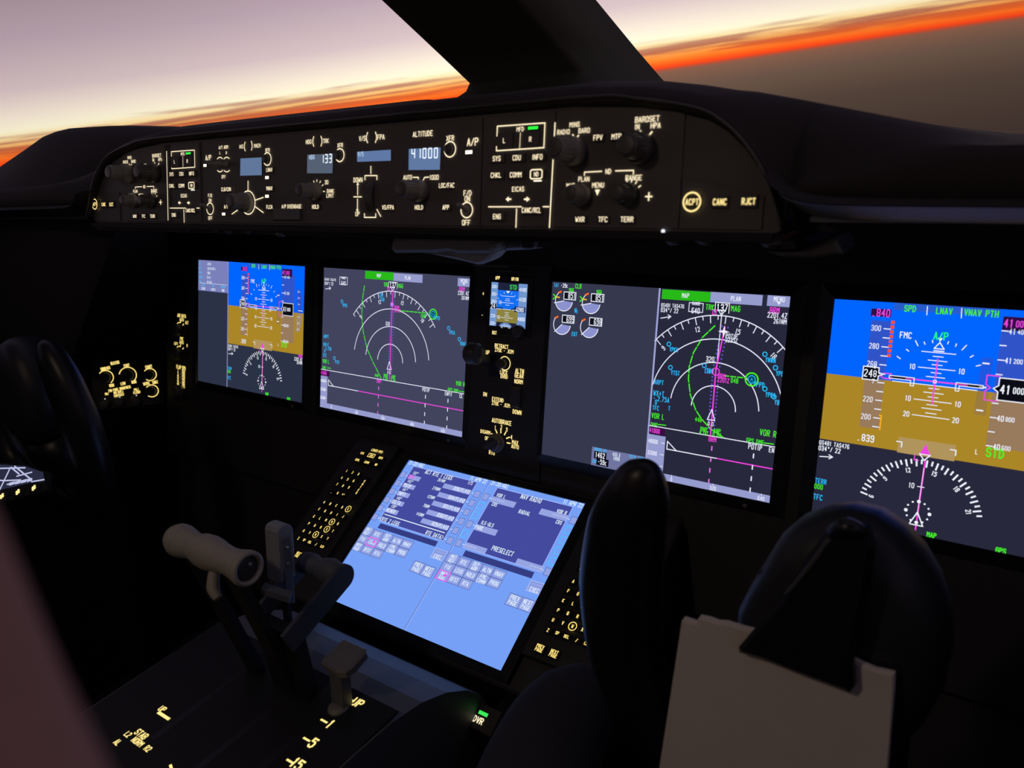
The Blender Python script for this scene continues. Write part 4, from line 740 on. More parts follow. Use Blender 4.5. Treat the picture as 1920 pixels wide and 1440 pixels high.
t, s = unit('right wide display split between engine gauges and a map', XI, em((54, 56, 78)))
zI = Z(PAN, 1200, 530, 3.43); aX = (zI(130, 35)[0] + PAN.L(1212, 855)[0]) / 2
MB().rect(PAN, aX, -DH / 2, XI + DW / 2, DH / 2, .00015, BGD).build('map_half', s)
MB().line(PAN, [(aX, -DH / 2), (aX, DH / 2)], .0022, h2, em((160, 165, 215))).build('divider_line', s)
nd(s, zI, dict(map=((145, 43), (453, 60), (450, 125), (142, 105)), plan=((457, 62), (790, 77), (785, 147), (455, 127)), menu=((823, 80), (975, 90), (972, 158), (820, 150)), c=(470, 813), top=(525, 212), alim=(-48.5, 47), xl=aX + .001, xr=XI + DW / 2,
   green=((483, 277), (405, 350), (345, 450), (318, 540), (313, 620), (325, 720), (360, 820), (400, 880), (455, 940), (545, 1000)), route=((548, 285), (490, 560), (455, 985)), trk=((528, 190), (498, 510)), div=((540, 598), (680, 613)), gc=(720, 622),
   wp=(('YPKU', 188, 395), ('YTST', 198, 545), ('YNWN', 805, 460), ('YPBI', 873, 547), ('YPKA', 805, 683), ('YBP', 863, 733), ('CIN', 415, 533)), tri=(465, 815), box=((483, 190), (578, 133)), rng=((320, 128), (404, 192)), arrow=((135, 228), (200, 218)),
   txt=(('GS481 TAS476', 140, 143, .0050, 'w', 'l'), ('034°/ 22', 138, 174, .0058, 'w', 'l'), ('TRK', 452, 158, .0070, 'g', 'c'), ('MAG', 617, 167, .0072, 'g', 'c'), ('BRM', 868, 178, .0072, 'm', 'c'), ('2201.4Z', 946, 215, .0066, 'w', 'r'), ('261NM', 942, 253, .0058, 'w', 'r'), ('POTIP', 590, 345, .0060, 'w', 'c'), ('2235Z', 590, 370, .0058, 'w', 'c'), ('320', 453, 492, .0068, 'w', 'c'), ('TDB', 452, 567, .0060, 'c', 'c'), ('BRM', 528, 600, .0060, 'm', 'c'), ('2201Z', 537, 627, .0060, 'm', 'c'), ('04B', 610, 630, .0060, 'g', 'c'), ('YPPD', 767, 655, .0064, 'c', 'c'),
        ('ARPT', 96, 637, .0062, 'c', 'l'), ('WX+T', 90, 708, .0070, 'c', 'l'), ('- 2.75A', 88, 741, .0066, 'c', 'l'), ('0', 100, 767, .0066, 'c', 'l'), ('TFC', 84, 802, .0060, 'c', 'l'), ('T', 190, 808, .0060, 'c', 'c'), ('VOR L', 78, 852, .0072, 'g', 'l'), ('DME', 73, 910, .0058, 'g', 'l'), ('448', 377, 880, .0056, 'g', 'c'), ('RNP', 412, 943, .0058, 'g', 'c'), ('4.00', 410, 964, .0056, 'g', 'c'), ('ANP', 498, 953, .0058, 'g', 'c'), ('0.04', 496, 977, .0056, 'g', 'c'), ('VOR R', 825, 968, .0078, 'g', 'c'), ('GPS DME', 742, 1020, .0058, 'g', 'c'), ('BRM', 468, 1008, .0062, 'm', 'c'), ('POTIP', 742, 1057, .0068, 'w', 'c'), ('ENP', 857, 1077, .0062, 'w', 'c')),
   gl=(((112, 911), (167, 917)), ((795, 1030), (860, 1038))), vl=((68, 915), (875, 1060)), sw=.0225, sc=((0, '0'), (.48, '320'), (1, '640')), pm=.5, vy=1150, vd=((456, 1), (728, 0))))
m = MB(); c = zI(543, 315); m.poly(PAN, [(c[0] + .007 * math.sin(a) * k, c[1] + .007 * math.cos(a) * k) for i in range(8) for a, k in ((i * math.pi / 4, 1 if i % 2 == 0 else .28),)], h4 + .0002, em((250, 235, 250))); m.build('waypoint_star', s)
MB().arc(PAN, zI(490, 572), .0042, 0, 360, .0011, h4, MAG, 16).build('waypoint_ring', s)
# engine gauges
zJ = Z(PAN, 1010, 510, 3.79); WH = em((238, 242, 255)); GF = em((140, 146, 205)); ORG = em((255, 110, 30))
for x, y, bx, by, tx, top in ((182, 205, 225, 170, '851', 1), (375, 222, 421, 184, '851', 1), (168, 372, 213, 335, '699', 0), (362, 393, 408, 354, '698', 0)):
    c = zJ(x, y); g = MB(); r = .0130; n0 = 95 if top else 95; n1 = 257 if top else 227
    g.disc(PAN, c, r, h2, GF, 24, n0, n1); o = g.build('engine_gauge', s)
    m = MB(); m.arc(PAN, c, r, n0, 318 if top else 305, .0010, h3, WH, 40); a = math.radians(n1); m.line(PAN, [c, (c[0] + .0150 * math.sin(a), c[1] + .0150 * math.cos(a))], .0010, h3, WH)
    a = math.radians(318 if top else 305); m.line(PAN, [(c[0] + r * math.sin(a) - .0005, c[1] + r * math.cos(a)), (c[0] + r * math.sin(a) + .0035, c[1] + r * math.cos(a) + .002)], .0022, h3, ORG)
    if top: a = math.radians(285); p = (c[0] + r * math.sin(a), c[1] + r * math.cos(a) + .001); m.line(PAN, [(p[0] - .004, p[1] + .003), p, (p[0] - .004, p[1] - .003)], .0014, h4, GRN); m.line(PAN, [p, (p[0] + .0055, p[1] - .0004)], .0016, h4, em((255, 190, 40)))
    m.build('gauge_scale', o)
    q = zJ(bx, by); m = MB(); m.rect(PAN, q[0] - .0088, q[1] - .0047, q[0] + .0092, q[1] + .0047, h4, BLK); m.line(PAN, [(q[0] - .0088, q[1] - .0047), (q[0] + .0092, q[1] - .0047), (q[0] + .0092, q[1] + .0047), (q[0] - .0088, q[1] + .0047)], .0010, h4 + .0002, WH, True); m.text(PAN, tx, (q[0] + .0086, q[1]), .0078, WH, h4 + .0003, al='r', wf=.75, wt=.14, mono=True); m.build('gauge_readout', o)
m = MB()
for tx, x, y, H, mt in (('TAT', 128, 94, .0050, CYN), ('-29c', 186, 97, .0056, WH), ('CLB', 285, 101, .0064, GRN), ('966', 235, 128, .0052, GRN), ('966', 432, 142, .0052, GRN), ('N', 265, 273, .0066, CYN), ('1', 277, 284, .0050, CYN), ('EGT', 257, 441, .0058, CYN)): m.text(PAN, tx, zJ(x, y), H, mt, h3, wf=.75, wt=.16)
m.build('engine_text', s)
fb = (zJ(382, 1240)[0], zJ(382, 1240)[1]); o = MB().rect(PAN, fb[0], -DH / 2, aX - .001, fb[1], h2, em((112, 116, 160))).build('fuel_block', s)
m = MB(); p = zJ(440, 1302); m.rect(PAN, p[0] - .009, p[1] - .005, p[0] + .009, p[1] + .0046, h3, BLK); q = zJ(455, 1352); m.rect(PAN, q[0] - .009, q[1] - .0046, q[0] + .009, q[1] + .0046, h3, BLK)
for tx, x, y, H, mt in (('GROSS WT', 442, 1265, .0046, CYN), ('1462', 440, 1302, .0076, WH), ('KGS X', 557, 1298, .0046, TBLU), ('1000', 556, 1326, .0050, TBLU), ('TOTAL FUEL', 700, 1318, .0046, CYN), ('SAT', 401, 1344, .0046, CYN), ('-59c', 455, 1352, .0070, WH)): m.text(PAN, tx, zJ(x, y), H, mt, h4, wf=.7)
m.build('fuel_text', o)

# ------------------------------------------------------------------ centre column of the panel
TS[:] = [1, .8]
zG = Z(PAN, 880, 490, 3.79)
def standby():
    q = [zG(165, 150), zG(420, 160), zG(405, 470), zG(148, 465)]; a0 = (q[0][0] + q[3][0]) / 2; a1 = (q[1][0] + q[2][0]) / 2; b1 = (q[0][1] + q[1][1]) / 2; b0 = (q[2][1] + q[3][1]) / 2
    t = thing('standby_display', 'small standby flight display above the gear lever between two map screens', 'display', PAN.W((a0 + a1) / 2, b0, -.02))
    m = MB(); m.box(PAN, a0 - .007, b0 - .012, a1 + .007, b1 + .010, -.012, .0016, BEZ, .0012); m.build('housing', t)
    h = .0018; s = MB().rect(PAN, a0, b0, a1, b1, h, em((30, 34, 60))).build('screen', t); W = a1 - a0; H = b1 - b0
    f = lambda x, y: (a0 + W * x, b1 - H * y); WH = em((232, 240, 255)); TP = em((112, 150, 205))
    def r(x0, y0, x1, y1, mat, nm, hh=.0003): p, q = f(x0, y0), f(x1, y1); return MB().rect(PAN, p[0], q[1], q[0], p[1], h + hh, mat).build(nm, s)
    r(.19, .17, .78, .6, em((20, 110, 240)), 'sky_band'); r(.19, .6, .78, .9, em((140, 130, 60)), 'ground_band')
    sp = r(0, 0, .19, 1, TP, 'speed_tape'); al = r(.76, 0, 1, 1, TP, 'altitude_tape')
    m = MB(); k = h + .0006
    for i, v in enumerate((300, 280, 260, 220, 200)): y = (.1, .27, .44, .77, .94)[i]; m.text(PAN, str(v), f(.085, y), .0040, WH, k, wf=.8); m.line(PAN, [f(.16, y), f(.19, y)], .0006, k, WH)
    p = f(0, .6); m.rect(PAN, p[0], p[1], f(.17, .5)[0], f(.17, .49)[1], k, BLK); m.text(PAN, '24', f(.08, .545), .0062, WH, k + .0002, wf=.8); m.build('speed_scale', sp)
    m = MB()
    for v, y in (('41400', .13), ('41200', .35), ('40800', .79)): m.text(PAN, v, f(.885, y), .0044, WH, k, wf=.75, sp=.16)
    p = f(.68, .64); m.rect(PAN, p[0], p[1], f(.98, .5)[0], f(.98, .52)[1], k, em((16, 24, 90))); m.text(PAN, '40980', f(.83, .58), .0050, WH, k + .0002, wf=.75, sp=.16); m.build('altitude_scale', al)
    m = MB(); m.text(PAN, 'STD', f(.62, .09), .0056, em((60, 240, 90)), k, wf=.9)
    for i in range(-3, 4): a = math.radians(i * 20); c = f(.48, .52); m.line(PAN, [(c[0] + R * math.sin(a), c[1] + R * math.cos(a)) for R in (.0175, .0195)], .0006, k, WH)
    for y, w in ((.3, .17), (.36, .05), (.4, .07), (.45, .17), (.5, .05), (.67, .06), (.71, .04), (.75, .07), (.79, .17), (.84, .05)): m.line(PAN, [f(.48 - w, y), f(.48 + w, y)], .0006, k, WH)
    m.text(PAN, '10', f(.27, .45), .0042, WH, k, wf=.8); m.text(PAN, '10', f(.25, .79), .0042, WH, k, wf=.8)
    m.poly(PAN, [f(.42, .18), f(.54, .18), f(.48, .235)], k, WH); m.line(PAN, [f(.19, .6), f(.78, .6)], .0006, k, WH); m.build('attitude_marks', s)
    m = MB()
    for d in (-1, 1): m.line(PAN, [f(.48 + d * .3, .575), f(.48 + d * .13, .575), f(.48 + d * .13, .6)], .0012, k + .0002, BLK)
    m.build('wing_bars', s)
    m = MB(); c = f(.46, 1.18); R = f(.46, .905)[1] - c[1]; n = 14; pts = [(c[0] + R * math.sin(math.radians(-38 + 76 * i / n)), c[1] + R * math.cos(math.radians(-38 + 76 * i / n))) for i in range(n + 1)]
    pts = [p for p in pts if p[1] >= b0]; m.poly(PAN, [(pts[0][0], b0)] + pts + [(pts[-1][0], b0)], k, TP)
    for i, v in enumerate(('12', '13', '14', '15')): a = math.radians(-30 + i * 20); m.text(PAN, v, (c[0] + (R - .004) * math.sin(a), c[1] + (R - .004) * math.cos(a)), .0030, WH, k + .0002, wf=.8)
    m.build('heading_rose', s)
    for tx, x, y in (('APP', 210, 118), ('HP/IN', 333, 127), ('RST', 187, 507)): button(t, PAN, zG(x, y), .013 if tx != 'HP/IN' else .015, .0068, [tx], .0042, AMB, hb=.0026, h0=0, wf=.7, wt=.18)
    for tx, x, y in (('+', 108, 230), ('-', 100, 382)): button(t, PAN, zG(x, y), .007, .010, [tx], .0052, AMB, hb=.0026, h0=-.002)
    knob(t, PAN, zG(372, 497), .0082, .013, KDARK, skirt=False)
standby()
def gear():
    # everything printed on the centre plate
    t = thing('landing_gear_panel', 'black landing gear panel with amber UP and DN markings and round lever knob', 'control panel', PAN.W(0, -.05, -.004))
    for tx, x, y, H in (('UP', 128, 647, .0050), ('RETRACT', 227, 604, .0050), ('270K - .82M', 245, 636, .0046), ('LOCK', 243, 790, .0050), ('OVRD', 245, 820, .0046), ('ALTN', 355, 780, .0056), ('GEAR', 352, 813, .0056), ('NORM', 348, 855, .0052), ('DN', 110, 945, .0050), ('EXTEND', 200, 983, .0050), ('270K - .82M', 222, 1017, .0046), ('DOWN', 337, 1072, .0054)): legend(t, PAN, tx, zG(x, y), H, AMB, -.0005, wt=.16)
    c = zG(250, 725); ring(t, PAN, c, .0092, w=.0012, mat=AMB, h=-.0005); knob(t, PAN, c, .0066, .014, KDARK, skirt=False, name='lock_override_knob')
    # lever
    p = PAN.P(888, 663, .055); l = MB().bar(PAN.W(*PAN.L(912, 676), -.004), p, .012, .009, KDARK, up=PAN.uy).build('gear_lever', t)
    MB().lathe(p - PAN.ux * .010, PAN.ux, [(.004, 0), (.0125, .001), (.0145, .004), (.0145, .016), (.0125, .019), (.004, .020)], KDARK, 30).build('wheel_knob', l)
    c = zG(330, 975); MB().box(PAN, c[0] - .008, c[1] - .012, c[0] + .009, c[1] + .016, -.002, .004, KDARK, .002).build('guard', t)
    t = thing('autobrake_panel', 'black autobrake selector with pointer knob and amber numbers below gear panel', 'control panel', PAN.W(0, -.13, -.004))
    for tx, x, y, H in (('AUTOBRAKE', 227, 1140, .0056), ('1', 182, 1181, .0050), ('2', 225, 1178, .0050), ('3', 263, 1196, .0050), ('4', 297, 1250, .0054), ('MAX', 323, 1288, .0052), ('AUTO', 323, 1318, .0048), ('DISARM', 112, 1213, .0046), ('OFF', 127, 1259, .0046), ('RTO', 158, 1360, .0052)): legend(t, PAN, tx, zG(x, y), H, AMB, -.0005, wt=.16)
    c = zG(196, 1290)
    mark(t, PAN, [[zG(185, 1198), zG(195, 1220)], [zG(222, 1195), zG(222, 1220)], [zG(257, 1215), zG(247, 1233)], [zG(283, 1250), zG(262, 1259)], [zG(288, 1294), zG(266, 1290)], [zG(155, 1225), zG(165, 1230)]], .0016, AMB, -.0005, 'tick_marking')
    k = knob(t, PAN, c, .0135, .012, KNOB, name='autobrake_knob'); MB().bar(PAN.W(c[0] - .012, c[1] - .006, .012), PAN.W(c[0] + .012, c[1] + .006, .012), .0055, .006, KDARK, up=PAN.n).build('pointer', k)
gear()

# ------------------------------------------------------------------ left column of selectors beside the left display
def left_column():
    z = Z(PAN, 320, 580, 24); z2 = Z(PAN, 320, 630, 12); Y = em((255, 226, 128), 1.1)
    t = thing('source_select_panel', 'narrow column of two ring-lit selectors and amber list left of displays', 'control panel', PAN.W(z2(200, 700)[0], -.1, -.004))
    x0 = z(450, 900)[0]; MB().box(PAN, x0 - .032, z2(200, 1350)[1], x0 + .036, z(450, 100)[1], -.006, -.0012, BLACK, .001).build('faceplate', t)
    k = dict(h=-.0008, wt=.2)
    for tx, zz, x, y, H in (('AIR DATA', z, 475, 290, .0060), ('AUTO', z, 478, 468, .0054), ('ALT', z, 710, 596, .0054), ('FMC', z2, 237, 62, .0056), ('AUTO', z2, 235, 146, .0052), ('LEFT', z2, 112, 172, .0050), ('R', z2, 360, 217, .0052)): legend(t, PAN, tx, zz(x, y), H, Y, **k)
    for zz, x, y, sc in ((z, 385, 920, 24), (z2, 190, 395, 12)):
        c = zz(x, y); MB().arc(PAN, c, .0142, -90, 10, .0016, -.0008, Y).build('ring_marking', t); kn = knob(t, PAN, c, .0118, .012, KDARK, skirt=False); mark(t, PAN, [[(c[0] + r * math.sin(math.radians(a)), c[1] + r * math.cos(math.radians(a))) for r in (.0145, .0185)] for a in (12, 48)], .0020, Y, -.0008, 'tick_marking')
    m = MB()
    p, q = z2(172, 700), z2(285, 725); m.text(PAN, 'FLAP', p, .0068, Y, -.0008, wf=.7, wt=.2); m.text(PAN, 'SPD', q, .0068, Y, -.0008, wf=.7, wt=.2); m.build('legend', t)
    for i, (a, b) in enumerate((('1', '260'), ('5', '240'), ('15', '220'), ('17', '215'), ('25', '185'), ('30', '175'))):
        f = i / 5.; pa = z2(155, 785 + 320 * f); pb = z2(277, 805 + 330 * f); m = MB(); m.text(PAN, a, pa, .0052, Y, -.0008, wf=.7, wt=.2); m.text(PAN, '-', ((pa[0] + pb[0]) / 2, (pa[1] + pb[1]) / 2), .0040, Y, -.0008); m.text(PAN, b, pb, .0054, Y, -.0008, wf=.75, wt=.2); m.build('placard_row', t)
    knob(t, PAN, z2(200, 1280), .016, .014, KDARK)
left_column()
def side_panel():
    z = Z(SID, 190, 670, 14.4); Y = em((255, 226, 128), 1.1); k = dict(h=.0006, wt=.2)
    t = thing('side_light_panel', 'angled side panel of ring-lit dimmer knobs at far left under window', 'control panel', SID.P(240, 760))
    MB().block(SID, [z(-260, 60), z(1650, 60), z(1700, 1250), z(-260, 1450)], -.012, 0, BLACK, .001).build('faceplate', t)
    def lg(tx, x, y, wpx, hpx=75):
        a, b = z(x - wpx / 2, y), z(x + wpx / 2, y); H = abs(z(x, y - hpx / 2)[1] - z(x, y + hpx / 2)[1]); w = b[0] - a[0]; n = len(tx)
        legend(t, SID, tx, z(x, y), H, Y, wf=max(.4, (w / n / H - .2) / .667), sp=.2, h=.0006, wt=.19)
    for a in (('HEATERS', 370, 150, 280), ('SHOULDER', 110, 300, 270), ('FOOT', 685, 220, 190), ('CHART', 1280, 252, 220), ('HIGH', 280, 757, 170), ('LOW', 588, 706, 160), ('HIGH', 880, 664, 170), ('WORK', 1220, 707, 215), ('TABLE', 1450, 670, 190), ('FWD PANEL BRIGHTNESS', 495, 850, 740, 68), ('PNL/', 150, 985, 110, 60), ('MID DSPL/', 465, 940, 340, 62), ('CONTRAST', 480, 1020, 340, 62), ('PNL/', 945, 868, 160, 62), ('FLOOD', 960, 945, 230, 66)): lg(*a)
    R = abs(z(1310, 300)[1] - z(1310, 465)[1])
    for x, y, t0, t1, r in ((120, 545, -40, 150, 1.15), (718, 480, -70, 150, 1.3), (1310, 465, -40, 225, 1.0), (1365, 905, -40, 225, 1.0)):
        MB().arc(SID, z(x, y), R * r, t0, t1, .0018, .0006, Y).build('ring_marking', t); knob(t, SID, z(x, y), R * .72 * r, .016 if x < 1000 else .024, KDARK, skirt=False)
    for x, y in ((90, 1270), (490, 1220), (940, 1175)): knob(t, SID, z(x, y), R * .85, .012, KDARK, skirt=False); mark(t, SID, [[z(x - 95, y - 100), z(x - 80, y - 70)], [z(x + 10, y - 150), z(x + 10, y - 120)]], .0020, em((235, 235, 240)), .0006, 'tick_marking')
side_panel()
def tablet():
    F = Frame((-.52, -.442, -.079), (.8, .35, -.1), (-.35, .6, .65)); z = Z(F, 0, 600, 3.6); W = em((190, 195, 230))
    t = thing('side_tablet', 'small chart tablet showing white lines at the far left photo edge', 'tablet', F.P(40, 925))
    o = [z(-160, 965), z(165, 985), z(292, 1028), z(298, 1078), z(40, 1138), z(-160, 1180)]
    MB().block(F, [z(-180, 950), z(170, 970), z(310, 1020), z(315, 1150), z(60, 1220), z(-180, 1250)], -.012, -.001, BEZ, .002).build('body', t)
    MB().bar(F.P(20, 905, -.010), (-.59, -.375, -.12), .016, .010, BEZ).build('mount', t)
    s = MB().poly(F, o, .0, em((42, 44, 66))).build('screen', t)
    m = MB(); w = .002
    for q in (((-100, 1005), (170, 998)), ((100, 988), (215, 1080)), ((70, 1000), (0, 1145)), ((-100, 1075), (30, 1085), (140, 1080)), ((115, 1055), (215, 1028)), ((50, 1110), (215, 1072)), ((215, 1092), (297, 1078)), ((75, 995), (130, 1040))): m.line(F, [z(*p) for p in q], w, .0004, W)
    for x in (70, 110, 150, 190): m.line(F, [z(x, 1108 - (x - 70) * .2), z(x + 22, 1102 - (x - 70) * .2)], w * 2.2, .0006, W)
    m.build('chart_lines', s)
    for x, y in ((15, 1190), (122, 1162), (230, 1134)):
        c = z(x, y); k = MB().box(F, c[0] - .008, c[1] - .006, c[0] + .008, c[1] + .006, -.0015, .0005, BEZ, .0004).build('key', t); MB().text(F, '+', c, .009, AMB, .0008, wt=.35).build('legend', k)
tablet()

# ------------------------------------------------------------------ lower touch display with two control pages
LW, LH = .307, .2286
t, LS = unit('bright pale blue lower display on the centre pedestal', 0, em((118, 160, 246)), LOW, LW, LH, bez=.010)
zK = Z(LOW, 690, 850, 6.545); zL = Z(LOW, 860, 880, 4.8); zM = Z(LOW, 600, 970, 4.571)
NAVY = em((68, 74, 158)); NAV2 = em((52, 60, 130)); KEY = em((146, 162, 228)); EDGE = em((70, 96, 170)); WB = em((226, 242, 255)); MG = em((240, 90, 235)); CY = em((60, 200, 255))
TS[:] = [1, .72]
def poly_of(zz, q): return [zz(*p) for p in q]
def rc(zz, q):
    p = poly_of(zz, q); return min(x[0] for x in p), max(x[0] for x in p), min(x[1] for x in p), max(x[1] for x in p)
def page(zz, q_scr, q_pad, name):
    p = poly_of(zz, q_scr); a0, a1 = (p[0][0] + p[3][0]) / 2, (p[1][0] + p[2][0]) / 2; b1, b0 = (p[0][1] + p[1][1]) / 2, (p[2][1] + p[3][1]) / 2
    o = MB().rect(LOW, a0, b0, a1, b1, h1, NAVY).build(name, LS); MB().line(LOW, [(a0, b0), (a1, b0), (a1, b1), (a0, b1)], .0008, h2, em((170, 190, 255)), True).build('page_edge', o)
    p = poly_of(zz, q_pad); c0, c1 = (p[0][0] + p[3][0]) / 2, (p[1][0] + p[2][0]) / 2; d1, d0 = (p[0][1] + p[1][1]) / 2, (p[2][1] + p[3][1]) / 2
    MB().rect(LOW, c0, d0, c1, d1, h1, NAV2).build('scratchpad', LS); return o, a0, a1, b0, b1
def skey(c, w, hh, lines, hot=False, mat=KEY, H=.0052, edge=EDGE):
    o = MB().rect(LOW, c[0] - w / 2, c[1] - hh / 2, c[0] + w / 2, c[1] + hh / 2, h1, mat).build('soft_key', LS); m = MB()
    m.line(LOW, [(c[0] - w / 2, c[1] - hh / 2), (c[0] + w / 2, c[1] - hh / 2), (c[0] + w / 2, c[1] + hh / 2), (c[0] - w / 2, c[1] + hh / 2)], .0012 if hot else .0006, h3 if hot else h2, MG if hot else edge, True)
    n = len(lines)
    for i, s in enumerate(lines): m.text(LOW, s, (c[0], c[1] + ((n - 1) / 2 - i) * H * 1.3), H, WB, h2, wt=.16)
    if hot: m.disc(LOW, (c[0] + .003, c[1] + .0012), .0022, h4, MG, 12)
    m.build('legend', o); return o
Pg, A0, A1, B0, B1 = page(zK, ((565, 165), (1345, 355), (920, 1075), (135, 825)), ((155, 860), (862, 1080), (825, 1147), (118, 915)), 'route_page')
XM = (zM(1365, 0)[0], 0); XMID = (LOW.L(921, 902)[0] + LOW.L(757, 1181)[0]) / 2
m = MB(); m.line(LOW, [(XMID, -LH / 2), (XMID, LH / 2)], .0010, h2, em((80, 105, 180))); m.line(LOW, [(XMID + .001, -LH / 2), (XMID + .001, LH / 2)], .0008, h2, em((175, 195, 255))); m.build('divider_line', LS)
def T2(par, tx, p, H, al='c', mat=WB): MB().text(LOW, tx, p, H, mat, h3, al=al, wt=.16).build('text_line', par)
T2(LS, '21:20:48Z', zK(600, 137), .0056); T2(LS, '11 APR 22', zK(1360, 328), .0056); T2(LS, '21:20:48Z', zL(372, 142), .0056); T2(LS, '11 APR 22', zL(1033, 312), .0056)
T2(Pg, 'ACT RTE 1 LEGS', zK(872, 268), .0062); T2(Pg, '1/5', zK(1260, 368), .0048)
def field(par, c, w, hh, tx, al='l', hot=False):
    o = MB().rect(LOW, c[0] - w / 2, c[1] - hh / 2, c[0] + w / 2, c[1] + hh / 2, h2, em((150, 164, 226))).build('entry_field', par) if par is LS else MB().rect(LOW, c[0] - w / 2, c[1] - hh / 2, c[0] + w / 2, c[1] + hh / 2, h2, em((150, 164, 226))).text(LOW, tx, (c[0] + (-w / 2 + .001 if al == 'l' else w / 2 - .001), c[1] + .0003), .0052, em((232, 240, 255)) if not hot else MG, h3, al=al, wt=.16).build('entry_field', par)
    return o
legs = (('137°', 590, 250, 570, 305, 'BRM'), ('142°', 523, 350, 505, 408, 'POTIP'), ('141°', 457, 452, 437, 508, 'ENPIT'), ('140°', 387, 557, 367, 612, 'CELTA'), ('139°', 322, 658, 297, 715, 'WENER'))
for i, (a, x, y, fx, fy, n) in enumerate(legs): T2(Pg, a, zK(x, y), .0044); field(Pg, zK(fx, fy), .0225, .0075, n, hot=i == 0)
fw = zK(1275, 470)[0] - zK(920, 390)[0]
for a, x, y, fx, fy, n in (('261NM', 905, 337, 1090, 440, '.838/FL410'), ('278NM', 843, 438, 1025, 548, '.834/FL410'), ('125NM', 778, 541, 957, 655, '.831/FL410'), ('76NM', 720, 650, 888, 765, '.830/FL410'), ('143NM', 643, 754, 822, 873, '.829/FL410')): T2(Pg, a, zK(x, y), .0044); field(Pg, zK(fx, fy), .049, .0075, n, 'r')
y0 = zK(575, 865)[1]; MB().line(LOW, [(A0 + .003, y0), (A1 - .004, y0)], .0013, h3, WB).build('text_line', Pg); T2(Pg, '<RTE 2 LEGS', zK(270, 837), .0056); T2(Pg, 'RTE DATA>', zK(820, 1005), .0056)
def lsk(c, kind, side):
    w, hh = .0088, .0098
    if kind: o = MB().rect(LOW, c[0] - w / 2, c[1] - hh / 2, c[0] + w / 2, c[1] + hh / 2, h1, KEY); o.line(LOW, [(c[0] - w / 2, c[1] - hh / 2), (c[0] + w / 2, c[1] - hh / 2), (c[0] + w / 2, c[1] + hh / 2), (c[0] - w / 2, c[1] + hh / 2)], .0006, h2, EDGE, True); o.line(LOW, [(c[0] + side * (w / 2 + .0018), c[1]), (c[0] + side * (w / 2 + .0042), c[1])], .0009, h2, WB)
    else: o = MB(); o.line(LOW, [(c[0] - w / 2, c[1] - hh / 2), (c[0] + w / 2, c[1] - hh / 2), (c[0] + w / 2, c[1] + hh / 2), (c[0] - w / 2, c[1] + hh / 2)], .0009, h2, CY, True)
    o.build('line_select_key', LS)
for x, y in ((430, 265), (365, 367), (297, 468), (233, 572), (155, 675), (88, 782)): lsk(zK(x, y), 1, 1)
for x, y in ((1340, 505), (1275, 612), (1210, 725), (1145, 838), (1075, 950), (1008, 1072)): lsk(zK(x, y), 1, -1)
Pr, *_ = page(zL, ((350, 168), (1028, 338), (735, 925), (45, 700)), ((60, 730), (682, 925), (657, 985), (38, 780)), 'radio_page')
for x, y, k in ((245, 250, 1), (200, 330, 0), (152, 413, 0), (100, 495, 1), (52, 580, 0), (4, 665, 1)): lsk(zL(x, y), k, 1)
for x, y, k in ((1035, 462, 1), (990, 550, 0), (943, 642, 0), (898, 735, 0), (850, 830, 0), (803, 925, 1)): lsk(zL(x, y), k, -1)
for tx, x, y, H in (('NAV RADIO', 655, 267, .0062), ('VOR L', 385, 242, .0050), ('CRS', 325, 320, .0046), ('RADIAL', 595, 393, .0052), ('VOR R', 930, 387, .0050), ('CRS', 905, 480, .0048), ('ILS-GLS', 262, 494, .0050), ('PRESELECT', 398, 738, .0060)): T2(Pr, tx, zL(x, y), H)
for x, y, w, tx, al in ((398, 295, .041, '-------', 'l'), (858, 412, .043, '-------', 'r'), (245, 547, .036, 'PARK', 'l'), (150, 712, .036, '------', 'l'), (640, 868, .041, '------', 'r')): field(Pr, zL(x, y), w, .0088, tx, al)
KW, KH = .0178, .0142
def keys(c00, hot):
    names = (('INIT|REF', 'RTE', 'DEP|ARR', 'ALTN', 'VNAV'), ('FIX', 'LEGS', 'HOLD', 'FMC|COMM', 'PROG'), ('NAV|RAD', 'OFST', 'RTA'))
    for r, row in enumerate(names):
        for c, n in enumerate(row): skey((c00[0] + c * (KW + .0004), c00[1] - r * (KH + .0004)), KW, KH, n.split('|'), n == hot)
la, lb = zM(410, 122), zM(1138, 357)
# pitch of the key grid from the first and last key of the top row
KW = (zM(748, 228)[0] - la[0]) / 4 - .0004; KH = la[1] - zM(368, 187)[1] - .0004
keys(la, 'LEGS'); keys(lb, 'NAV|RAD')
for ex, pp, np_ in (((1020, 320), (836, 430), (927, 466)), ((1850, 603), (1662, 715), (1773, 753))):
    c = zM(*ex); o = skey((c[0], c[1]), .0205, .0140, ['', 'EXEC'], edge=em((190, 205, 255))); MB().line(LOW, [(c[0] - .0085, c[1] + .0008), (c[0] + .0085, c[1] + .0008), (c[0] + .0085, c[1] + .0058), (c[0] - .0085, c[1] + .0058)], .0006, h3, em((110, 130, 205)), True).build('key_lamp', o)
    skey(zM(*pp), .0190, .0155, ['PREV', 'PAGE']); skey(zM(*np_), .0190, .0155, ['NEXT', 'PAGE'])

